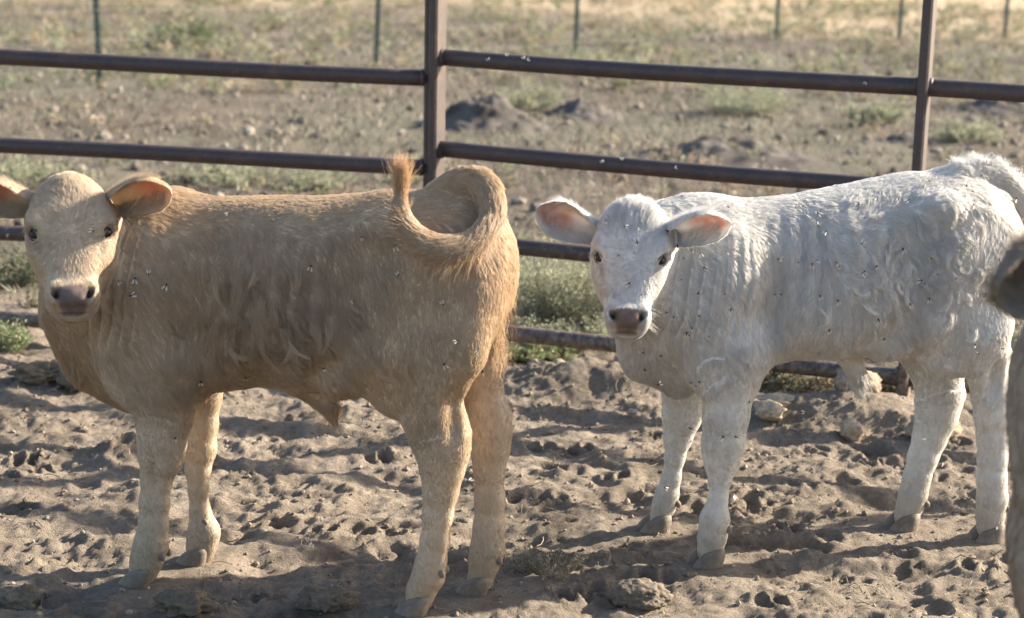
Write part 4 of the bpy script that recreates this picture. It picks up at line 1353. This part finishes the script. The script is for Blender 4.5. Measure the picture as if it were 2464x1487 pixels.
    for j_ in (g.choice(nv, cfg['curls'], p=wcl / wcl.sum()) if cfg['curls'] else []):          # matted locks lying on the flank
        t0 = unit(D[j_] - N[j_] * np.dot(D[j_], N[j_])); b0_ = np.cross(N[j_], t0); a0 = g.normal(0, 0.5) * cfg['curl_turn']; turn = g.choice([-1, 1]) * g.uniform(0.5, 1.2) * cfg['curl_turn']; Lc = g.uniform(0.035, 0.065)
        qs = np.linspace(0, 1, 7); an_ = a0 + turn * qs ** 1.3
        st_ = np.cos(an_)[:, None] * t0 + np.sin(an_)[:, None] * b0_
        path = np.concatenate([[np.zeros(3)], np.cumsum((st_[1:] + st_[:-1]) / 2 * Lc / 6, 0)])
        sh_ = 1 + 0.10 * g.normal()
        for _ in range(26):
            off = (b0_ * g.normal(0, 0.0042) + t0 * g.normal(0, 0.006))
            P_ = V[j_] + off * (1 - 0.75 * qs[:, None]) + path * g.uniform(0.8, 1.1) + N[j_] * (0.004 + 0.006 * np.sin(qs * math.pi) + 0.002 * g.uniform())[:, None]
            LP.append(P_); LR.append(cfg['rad'] * 0.95 * (1 - 0.7 * qs)); LC.append(np.clip(C[j_] * sh_ * (1 + 0.08 * g.normal()), 0.02, 0.95))
    for (kind, num) in cfg['long_hair']:
        for _ in range(num):
            if kind == 'switch':                           # tuft flung upwards from the tail tip
                i = len(TPs) - 1 - int(7 * g.uniform(0, 1) ** 1.5)
                r0 = TPs[i] + unit(g.normal(0, 1, 3)) * TRs[i] * 0.8
                tipp = TPs[-1] + np.array(cfg['switch_dir']) * cfg['switch_len'] * g.uniform(0.6, 1.05) + g.normal(0, 1, 3) * [0.013, 0.010, 0.008]
                midp = (r0 + tipp) / 2 + tg[i] * 0.02 + g.normal(0, 0.004, 3)
                P_ = r0 * (1 - qq) ** 2 + 2 * midp * qq * (1 - qq) + tipp * qq ** 2
                cl_ = np.array(cfg['switch_col'])
            elif kind == 'tail':                           # fringe hanging along the tail
                i = g.integers(cfg['fringe'][0], cfg['fringe'][1])
                out = g.normal(0, 1, 3); out -= tg[i] * np.dot(out, tg[i]); out = unit(out)
                r0 = TPs[i] + out * TRs[i] * 0.85
                le = g.uniform(0.025, 0.055)
                dd = unit(tg[i] * 1.0 + out * 0.45 + np.array([0, 0, -0.35]))
                P_ = r0 + dd * le * qq + np.array([0, 0, -0.012]) * qq ** 2 + np.sin(qq * 5 + g.uniform(0, 6)) * 0.0015
                cl_ = np.array(cfg['switch_col']) * 0.5 + base * 0.5
            elif kind == 'crest':                          # crinkly crest over the tail head
                i = g.integers(2, len(TPs) - 4)
                out = np.array([-tg[i][2], 0, tg[i][0]]); out = out * (1 if out[2] > -0.2 else -1)
                out = unit(-np.cross(tg[i], [0, 1, 0])); out = out if out[0] * -1 + out[2] > 0 else -out
                r0 = TPs[i] + out * TRs[i] * 0.7 + np.array([0, g.uniform(-0.8, 0.8) * TRs[i], 0])
                le = g.uniform(0.02, 0.036)
                dd = unit(out + 0.5 * tg[i] + 0.25 * g.normal(0, 1, 3))
                P_ = r0 + dd * le * qq + tg[i] * 0.008 * np.sin(qq * 6 + i * 1.9) * qq
                cl_ = base * 1.05
            elif kind == 'rump':                           # long hair down the back of the thighs
                s = g.choice([1, -1], p=[0.7, 0.3])
                z0 = g.uniform(0.56, 0.80)
                r0 = np.array([cfg['rump_x'] + g.uniform(0.006, 0.03), s * g.uniform(0.01, 0.075), z0])
                le = g.uniform(0.025, 0.05)
                P_ = r0 + np.array([-0.06, 0.1 * s, -1.0]) * le * qq + np.sin(qq * 6 + g.uniform(0, 6)) * [0.002, 0.002, 0]
                cl_ = warm
            else:                                          # tuft at the sheath
                r0 = np.array(cfg['sheath_tip']) + g.normal(0, 1, 3) * [0.012, 0.009, 0.012] + [0, 0, 0.02]
                le = g.uniform(0.02, 0.045)
                P_ = r0 + unit(np.array([-0.2, 0, -1]) + 0.3 * g.normal(0, 1, 3)) * le * qq
                cl_ = warm
            LP.append(P_); LR.append(cfg['rad'] * 0.9 * (1 - 0.7 * qq[:, 0])); LC.append(np.clip(cl_ * (1 + 0.15 * g.normal()), 0.02, 0.95))
    if LP: hair_obj('long_hair', np.array(LP), np.array(LR), np.array(LC), M_HAIR, root)
    return root, body, V, N * (pad < 0.05)[:, None], ROT, c0, S


def feet_frame(ft):
    fm = (ft['nf'] + ft['ff']) / 2; hm = (ft['nh'] + ft['fh']) / 2
    return (fm + hm) / 2, unit(fm - hm)


cT, fT = feet_frame(FEET_TAN)
cW, fW = feet_frame(FEET_WHITE)
lT = np.array([-fT[1], fT[0], 0]); lW = np.array([-fW[1], fW[0], 0])
pollT = at_depth(166, 424, 3.80)
lookT = np.array([0, 0, 0]) - pollT; lookT[2] = 0
pollW = at_depth(1522, 494, 4.02)
lookW = np.array([0, 0, 0]) - pollW; lookW[2] = 0

tan = dict(
    label='tan calf with its tail curled up, looking back at the camera', c=cT, f=fT, feet=FEET_TAN, seed=1, vs=0.0050, fur_pad=0.010,
    torso=[(0.515, 0.70, 0.52, 0.045), (0.47, 0.79, 0.44, 0.095), (0.40, 0.845, 0.395, 0.125), (0.30, 0.868, 0.395, 0.142), (0.20, 0.872, 0.428, 0.150), (0.10, 0.878, 0.452, 0.160), (-0.03, 0.888, 0.452, 0.166),
           (-0.13, 0.898, 0.472, 0.158), (-0.20, 0.907, 0.510, 0.148), (-0.28, 0.918, 0.56, 0.138), (-0.35, 0.918, 0.60, 0.122), (-0.41, 0.893, 0.63, 0.095), (-0.44, 0.84, 0.66, 0.065), (-0.455, 0.79, 0.70, 0.03)],
    muscle=[((-0.270, 0.080, 0.665), (0.140, 0.062, 0.19), 0.05, THIGH), ((-0.235, 0.092, 0.555), (0.095, 0.048, 0.12), 0.04, THIGH), ((-0.372, 0.052, 0.70), (0.062, 0.046, 0.12), 0.05, THIGH), ((-0.195, 0.112, 0.835), (0.045, 0.030, 0.032), 0.04, TORSO),
            ((0.33, 0.095, 0.60), (0.085, 0.050, 0.17), 0.06, TORSO), ((0.36, 0.092, 0.505), (0.070, 0.045, 0.085), 0.05, LEG)],
    extra=[((0.535, 0.03, 0.60), (0.50, 0.0, 0.485), 0.05, 0.055, 0.05, BRISKET), ((0.50, 0, 0.485), (0.42, 0, 0.425), 0.055, 0.045, 0.05, BRISKET),
           ((0.02, 0, 0.475), (-0.045, 0, 0.42), 0.032, 0.016, 0.03, SHEATH), ((-0.045, 0, 0.42), (-0.055, 0, 0.395), 0.016, 0.010, 0.01, SHEATH),
           ((-0.10, 0.085, 0.50), (-0.19, 0.10, 0.56), 0.03, 0.04, 0.05, TORSO), ((-0.10, -0.085, 0.50), (-0.19, -0.10, 0.56), 0.03, 0.04, 0.05, TORSO)],
    hollow=[((-0.125, 0.192, 0.735), (0.070, 0.055, 0.11)), ((0.215, 0.182, 0.56), (0.035, 0.05, 0.17)), ((-0.10, 0.17, 0.50), (0.06, 0.05, 0.05))],
    legs=dict(nf=(0.0795, 0.105, [(860, 318, 490), (930, 318, 475), (1000, 325, 462), (1060, 332, 448), (1100, 335, 440), (1150, 338, 415), (1210, 335, 408), (1260, 333, 405), (1310, 322, 405), (1345, 312, 395), (1375, 302, 386)]),
              ff=(-0.0795, -0.095, [(890, 440, 545), (960, 448, 532), (1020, 450, 525), (1080, 440, 521), (1130, 445, 508), (1180, 452, 502), (1230, 455, 508), (1280, 452, 530), (1310, 447, 524), (1330, 442, 520)]),
              nh=(0.0745, 0.10, [(850, 930, 1165), (900, 942, 1135), (950, 955, 1112), (1000, 968, 1122), (1050, 988, 1135), (1090, 1000, 1130), (1130, 1010, 1118), (1180, 1015, 1105), (1240, 1015, 1092), (1300, 1010, 1083), (1350, 1000, 1076), (1385, 990, 1072), (1420, 975, 1052), (1445, 967, 1048)]),
              fh=(-0.0745, -0.085, [(860, 1100, 1225), (940, 1115, 1212), (1000, 1118, 1232), (1040, 1122, 1233), (1080, 1130, 1228), (1130, 1137, 1217), (1200, 1140, 1217), (1270, 1137, 1217), (1320, 1130, 1216), (1350, 1125, 1208), (1395, 1115, 1195)])),
    toe=dict(nf=0.05, ff=-0.05, nh=0.1, fh=-0.05),
    dimples=[(1092, 1010, 0.135, (0.016, 0.024, 0.055)), (1180, 985, -0.02, (0.018, 0.022, 0.05)), (1045, 1330, 0.118, (0.012, 0.014, 0.09)), (372, 1200, 0.122, (0.010, 0.014, 0.08))],
    tail=[(1060, 470, 0.0, 0.034), (1110, 440, 0.0, 0.034), (1150, 434, 0.01, 0.030), (1182, 462, 0.035, 0.028), (1190, 510, 0.07, 0.026), (1168, 562, 0.115, 0.025), (1120, 598, 0.15, 0.024), (1060, 604, 0.172, 0.023), (1005, 582, 0.182, 0.021), (972, 545, 0.186, 0.018), (962, 505, 0.188, 0.014), (966, 470, 0.188, 0.009)],
    poll=pollT, look=lookT, head_pitch=55, head_roll=0, head_scale=0.98, head_len=0.875,
    neck=((0.36, 0, 0.70), (0.49, 0.015, 0.735), 0.150, 0.112, (0.49, 0.02, 0.58), 0.075),
    folds=(0.0105, 0.31, 0.50, 0.55, 0.87), fold_tilt=14,
    coat=(0.515, 0.400, 0.280), warm=(0.485, 0.340, 0.205), head_col=(0.60, 0.49, 0.36), leg_col=(0.54, 0.44, 0.335), nose=(0.150, 0.112, 0.102), eyelid=(0.10, 0.065, 0.05), ear_in=(0.42, 0.155, 0.11),
    ears=[((0.060, 0.070, -0.060), at_depth(408, 452, 3.73), np.array([-0.05, -0.9, -0.45]), 0.044, 0.004), ((0.060, -0.070, -0.060), at_depth(-78, 458, 3.75), np.array([0.1, -0.9, -0.45]), 0.044, 0.006)],
    len_mul=0.85, flank_len=0.4, flank_swirl=1.1, poll_tuft=0.8, strands=290000, swirl=0.38, flank=(0.03, 0.13, 0.62, 0.20, 0.2, 0.14), curls=70, curl_at=(0.0, 0.64, 0.16, 0.10), curl_turn=0.9, lock=0.0085, lift=11, curl=0.09, clump=0.50, rad=0.00038, ear_hair=3200,
    long_hair=[('switch', 700), ('tail', 800), ('rump', 600), ('sheath', 350)], switch_dir=(0.0, 0, 1.0), switch_len=0.075, switch_col=(0.50, 0.33, 0.19), fringe=(14, 30), rump_x=-0.452, sheath_tip=(-0.052, 0, 0.40),
    stains=[(0.235, 0.13, 0.475, 0.035, (0.20, 0.14, 0.09), 0.5), (0.07, 0.15, 0.63, np.array([0.17, 0.2, 0.13]), (0.29, 0.185, 0.105), 1.0), (-0.12, 0.15, 0.70, np.array([0.07, 0.2, 0.09]), (0.30, 0.20, 0.12), 0.65), (0.52, 0.0, 0.52, np.array([0.09, 0.2, 0.14]), (0.40, 0.255, 0.14), 0.7), (-0.30, 0.12, 0.40, np.array([0.03, 0.2, 0.09]), (0.34, 0.26, 0.18), 0.6)])  # last patch: the hock hollow's shade put into the coat colour
white = dict(
    label='white calf speckled with flies, facing the camera from the right', c=cW, f=fW, feet=FEET_WHITE, seed=2, vs=0.0050, fur_pad=0.011,
    torso=[(0.47, 0.70, 0.53, 0.05), (0.43, 0.79, 0.46, 0.095), (0.37, 0.836, 0.405, 0.122), (0.30, 0.842, 0.40, 0.138), (0.20, 0.845, 0.430, 0.146), (0.10, 0.853, 0.450, 0.155), (0.0, 0.873, 0.448, 0.160),
           (-0.09, 0.890, 0.460, 0.156), (-0.18, 0.902, 0.505, 0.148), (-0.27, 0.912, 0.56, 0.138), (-0.34, 0.905, 0.60, 0.122), (-0.41, 0.872, 0.63, 0.095), (-0.445, 0.82, 0.66, 0.065), (-0.462, 0.77, 0.70, 0.03)],
    muscle=[((-0.285, 0.078, 0.655), (0.135, 0.062, 0.19), 0.05, THIGH), ((-0.27, 0.088, 0.545), (0.10, 0.046, 0.12), 0.04, THIGH), ((-0.385, 0.052, 0.68), (0.060, 0.046, 0.12), 0.05, THIGH), ((-0.21, 0.110, 0.83), (0.045, 0.030, 0.032), 0.04, TORSO),
            ((0.30, 0.095, 0.60), (0.085, 0.048, 0.16), 0.06, TORSO), ((0.30, 0.100, 0.50), (0.065, 0.045, 0.09), 0.05, LEG)],
    extra=[((0.465, 0.0, 0.60), (0.435, 0.0, 0.48), 0.05, 0.052, 0.05, BRISKET), ((0.435, 0, 0.48), (0.36, 0, 0.42), 0.052, 0.042, 0.05, BRISKET),
           ((-0.05, 0, 0.475), (-0.085, 0, 0.41), 0.032, 0.018, 0.03, SHEATH), ((-0.085, 0, 0.41), (-0.09, 0, 0.375), 0.017, 0.010, 0.01, SHEATH),
           ((-0.12, 0.08, 0.50), (-0.20, 0.10, 0.55), 0.03, 0.04, 0.05, TORSO), ((-0.12, -0.08, 0.50), (-0.20, -0.10, 0.55), 0.03, 0.04, 0.05, TORSO)],
    hollow=[((-0.140, 0.188, 0.72), (0.070, 0.055, 0.11)), ((0.190, 0.176, 0.56), (0.035, 0.05, 0.17)), ((-0.12, 0.17, 0.50), (0.06, 0.05, 0.05))],
    legs=dict(nf=(0.1247, 0.115, [(860, 1690, 1850), (920, 1692, 1822), (1000, 1690, 1803), (1070, 1687, 1792), (1110, 1692, 1780), (1150, 1704, 1762), (1200, 1702, 1753), (1250, 1682, 1757), (1290, 1676, 1752), (1325, 1669, 1745)]),
              ff=(-0.1247, -0.105, [(880, 1598, 1700), (940, 1592, 1698), (1000, 1592, 1690), (1050, 1595, 1668), (1100, 1598, 1650), (1150, 1590, 1640), (1190, 1575, 1635), (1220, 1565, 1628), (1248, 1556, 1612)]),
              fh=(-0.0545, -0.085, [(800, 2165, 2300), (850, 2180, 2308), (900, 2195, 2318), (950, 2203, 2320), (1000, 2203, 2305), (1050, 2196, 2280), (1100, 2184, 2258), (1150, 2172, 2240), (1190, 2162, 2232), (1220, 2155, 2222), (1245, 2145, 2210)]),
              nh=(0.0545, 0.095, [(800, 2290, 2435), (850, 2315, 2430), (900, 2328, 2422), (950, 2338, 2432), (1000, 2345, 2434), (1050, 2350, 2430), (1100, 2352, 2425), (1150, 2350, 2422), (1200, 2350, 2425), (1240, 2347, 2420), (1270, 2343, 2418)])),
    toe=dict(nf=0.12, ff=-0.05, nh=0.15, fh=0.05),
    dimples=[(2395, 920, 0.125, (0.014, 0.022, 0.05)), (2275, 930, 0.0, (0.014, 0.020, 0.05)), (1735, 1170, 0.165, (0.010, 0.014, 0.07))],
    tail=[(2270, 440, 0.0, 0.034), (2320, 422, 0.0, 0.034), (2365, 412, 0.0, 0.030), (2412, 428, 0.0, 0.028), (2446, 470, 0.0, 0.026), (2464, 530, 0.0, 0.025), (2474, 600, 0.0, 0.024), (2480, 680, 0.0, 0.022), (2482, 760, 0.0, 0.018), (2482, 830, 0, 0.012)],
    poll=pollW, look=lookW + np.array([0.06, 0, 0]), head_pitch=58, head_roll=-1, head_scale=0.91,
    neck=((0.33, 0, 0.68), (0.42, 0.01, 0.71), 0.140, 0.108, (0.42, 0.03, 0.57), 0.07),
    folds=(0.0060, 0.22, 0.46, 0.52, 0.82), fold_tilt=6,
    coat=(0.68, 0.665, 0.64), warm=(0.61, 0.565, 0.505), head_col=(0.69, 0.675, 0.65), leg_col=(0.66, 0.635, 0.59), nose=(0.175, 0.133, 0.120), eyelid=(0.20, 0.14, 0.12), ear_in=(0.52, 0.25, 0.20),
    ears=[((0.075, 0.070, -0.055), at_depth(1757, 535, 3.93), np.array([-0.05, -0.9, -0.5]), 0.043, 0.0), ((0.075, -0.070, -0.055), at_depth(1290, 508, 4.0), np.array([0.25, -0.9, -0.3]), 0.045, -0.004)],
    len_mul=0.85, flank_len=1.0, flank_swirl=2.2, poll_tuft=3.0, strands=290000, swirl=0.5, flank=(-0.10, 0.13, 0.72, 0.22, 0.2, 0.14), curls=85, curl_at=(-0.06, 0.72, 0.13, 0.10), curl_turn=2.4, lock=0.0105, lift=12, curl=0.14, clump=0.58, rad=0.00040, ear_hair=3200, skin_mul=0.85,
    long_hair=[('crest', 1600), ('tail', 300), ('rump', 500), ('sheath', 350)], switch_dir=(0.0, 0, -1.0), switch_len=0.15, switch_col=(0.7, 0.64, 0.55), fringe=(20, 32), rump_x=-0.455, sheath_tip=(-0.088, 0, 0.385),
    stains=[(0.335, 0.165, 0.325, np.array([0.022, 0.03, 0.035]), (0.14, 0.11, 0.095), 1.0), (-0.16, 0.1, 0.62, 0.06, (0.42, 0.35, 0.27), 0.5), (0.16, 0.14, 0.50, 0.05, (0.5, 0.42, 0.33), 0.4)])
CALVES = [build_calf(tan), build_calf(white)]
# a third calf, nearer the camera, of which only an ear and the shoulder reach into the picture
c3 = np.array([1.055, 2.85, 0]); f3 = unit(np.array([-0.36, -0.94, 0]))
l3 = np.array([-f3[1], f3[0], 0]); S3 = 1.22
leg_f = [(0.50, 0.31, 0.070), (0.42, 0.31, 0.055), (0.30, 0.32, 0.044), (0.27, 0.32, 0.042), (0.20, 0.315, 0.030), (0.13, 0.315, 0.032), (0.09, 0.32, 0.036), (0.05, 0.34, 0.034)]
leg_h = [(0.56, -0.27, 0.10), (0.46, -0.30, 0.07), (0.36, -0.345, 0.055), (0.32, -0.35, 0.047), (0.22, -0.335, 0.033), (0.13, -0.33, 0.033), (0.09, -0.32, 0.036), (0.05, -0.30, 0.034)]
raw = dict(tan)
poll3 = at_depth(2845, 505, 2.26)
raw.update(label='out of focus brown calf cut off by the right edge of the picture', c=c3, f=f3, scale=S3, raw=True, seed=3, vs=0.0078,
    legs=dict(nf=(0.085, 0.10, leg_f), ff=(-0.085, -0.10, leg_f), nh=(0.08, 0.10, leg_h), fh=(-0.08, -0.10, leg_h)),
    feet=dict(nf=(0.33, 0.085, 0), ff=(0.33, -0.085, 0), nh=(-0.31, 0.08, 0), fh=(-0.31, -0.08, 0)),
    tail=[(-0.34, 0, 0.885, 0.032), (-0.42, 0, 0.88, 0.028), (-0.47, 0, 0.80, 0.024), (-0.48, 0, 0.65, 0.018), (-0.48, 0, 0.45, 0.014), (-0.48, 0, 0.36, 0.010)],
    poll=poll3, look=np.array([-0.30, -1, 0]), head_pitch=56, head_roll=0, head_scale=1.0,
    neck=((0.36, 0, 0.70), (0.47, 0.0, 0.76), 0.150, 0.115, (0.49, 0.0, 0.60), 0.075), coat=(0.30, 0.24, 0.185), warm=(0.27, 0.205, 0.15), head_col=(0.27, 0.215, 0.165), leg_col=(0.32, 0.26, 0.20), ear_in=(0.10, 0.065, 0.05), curls=0,  # dark ear inside: backlit shade put into its colour
    strands=30000, rad=0.0008, ear_hair=2600, lashes=False, long_hair=[('tail', 200)], fringe=(18, 30), stains=[], hollow=[], dimples=[])
ROT3 = np.stack([f3, l3, np.array([0, 0, 1.0])])
tl3 = lambda p: (ROT3 @ (np.asarray(p) - c3)) / S3
raw['ears'] = [((0.075, 0.072, -0.058), tl3(at_depth(3160, 640, 2.3)), np.array([0.0, -0.9, -0.4]), 0.046, 0.0), ((0.075, -0.072, -0.058), tl3(at_depth(2412, 632, 2.2)), np.array([0.45, -0.85, -0.2]), 0.044, 0.02)]
CALVES.append(build_calf(raw))

# ------------------------------------------------------------------ flies
def fly_mesh(dark=True):
    mb = MB(); V0, F0 = ICO[2]
    cb = (0.025, 0.022, 0.02)
    mb.add(V0 * [0.0030, 0.0016, 0.0015] + [-0.0012, 0, 0.0016], F0, cb)
    mb.add(V0 * [0.0018, 0.0016, 0.0015] + [0.0022, 0, 0.0018], F0, cb)
    mb.add(V0 * [0.0010, 0.0014, 0.0011] + [0.0042, 0, 0.0018], F0, (0.10, 0.03, 0.02))
    for s in (1, -1):
        for k in range(3):
            a = np.array([0.002 - 0.0015 * k, 0.001 * s, 0.001]); b = np.array([0.003 - 0.003 * k, 0.0042 * s, -0.0005])
            mb.tube([a, (a + b) / 2 + [0, 0, 0.0012], b], 0.00022, 4, cb, cap=False)
    n0 = mb.n
    wc = (0.74, 0.70, 0.63)  # pale wing colour stands in for sunlit glints
    for s in (1, -1):
        mb.add([[0.0015, 0.0008 * s, 0.0032], [-0.001, 0.0040 * s, 0.0040], [-0.0064, 0.0056 * s, 0.0040], [-0.0078, 0.0036 * s, 0.0034], [-0.0038, 0.0008 * s, 0.0034]], [(0, 1, 2), (0, 2, 3), (0, 3, 4)], wc)
    return mb


fly_src = fly_mesh().build('fly', M_WING)
fly_me = fly_src.data
bpy.data.objects.remove(fly_src)
gf = np.random.default_rng(77)
up3 = np.array([0, 0, 1.0])


def put_fly(pos, nrm, head, label, group, scale=1.0):
    o = bpy.data.objects.new('fly', fly_me)
    z = unit(nrm); x = head - z * np.dot(head, z); x = unit(x); y = np.cross(z, x)
    m = np.eye(4); m[:3, 0] = x * scale; m[:3, 1] = y * scale; m[:3, 2] = z * scale; m[:3, 3] = pos
    o.matrix_world = Matrix([list(r) for r in m]); COL.objects.link(o)
    return tag(o, label, 'fly', group)


def flies_on(calf, n, label, group, wfun, off):
    root, body, V, N, ROT, c0, S = calf
    Vw = (V * S) @ ROT + c0; Nw = N @ ROT
    vd = unit(EYE - Vw)
    w = np.clip((Nw * vd).sum(1) - 0.25, 0, 1) * wfun(V)
    pick = gf.choice(len(V), n, replace=False, p=w / w.sum())
    for i in pick:
        x_, z_ = V[i][0], V[i][2]
        where = 'leg' if z_ < 0.42 else 'head or neck' if x_ > 0.36 else 'shoulder' if x_ > 0.16 else 'ribs or belly' if x_ > -0.14 else 'hip or rump'
        put_fly(Vw[i] + Nw[i] * off, Nw[i], unit(np.array([0, 0, 1.0]) + gf.normal(0, 0.9, 3)), label % where, group, gf.uniform(0.7, 1.2))


flies_on(CALVES[1], 105, 'small fly on the white calf\'s %s', 'flies on the white calf', lambda V: 0.35 + smooth(0.40, 0.6, V[:, 2]) * 1.0 + 0.4 * (V[:, 0] > 0.1), 0.010)
flies_on(CALVES[0], 26, 'small fly on the tan calf\'s %s', 'flies on the tan calf', lambda V: 0.25 + smooth(0.40, 0.6, V[:, 2]), 0.009)
for i in range(16):
    R_ = rails_r if i % 3 else rails_l
    a, b = R_[[1, 2, 3][i % 3]]; t = gf.uniform(0.02, 0.60 if R_ is rails_r else 0.98) if R_ is rails_r else gf.uniform(0.5, 0.98)
    q = np.asarray(a) * (1 - t) + np.asarray(b) * t
    nr = unit(np.array([0, -1.0, 0.3]) + gf.normal(0, 0.3, 3) * [0.2, 0, 1])
    nr[0] = 0; nr = unit(nr)
    put_fly(q + nr * (RAIL_R + 0.0005), nr, unit(gf.normal(0, 1, 3)), 'small pale winged fly sitting on a rusty fence pipe', 'flies on the fence pipes', 1.1)
for (px, py, Y) in ((1460, 965, 4.2), (1585, 925, 4.0), (1660, 1032, 4.1), (1765, 1195, 3.9), (1935, 995, 4.3), (2230, 1060, 4.1), (750, 1310, 3.6), (1130, 1160, 3.5)):
    put_fly(at_depth(px, py, Y), unit(np.array([0.3, -0.5, 0.8]) + gf.normal(0, 0.4, 3)), unit(gf.normal(0, 1, 3)), 'small fly hovering in the air near the calves\' legs', 'flies in the air', 1.1)
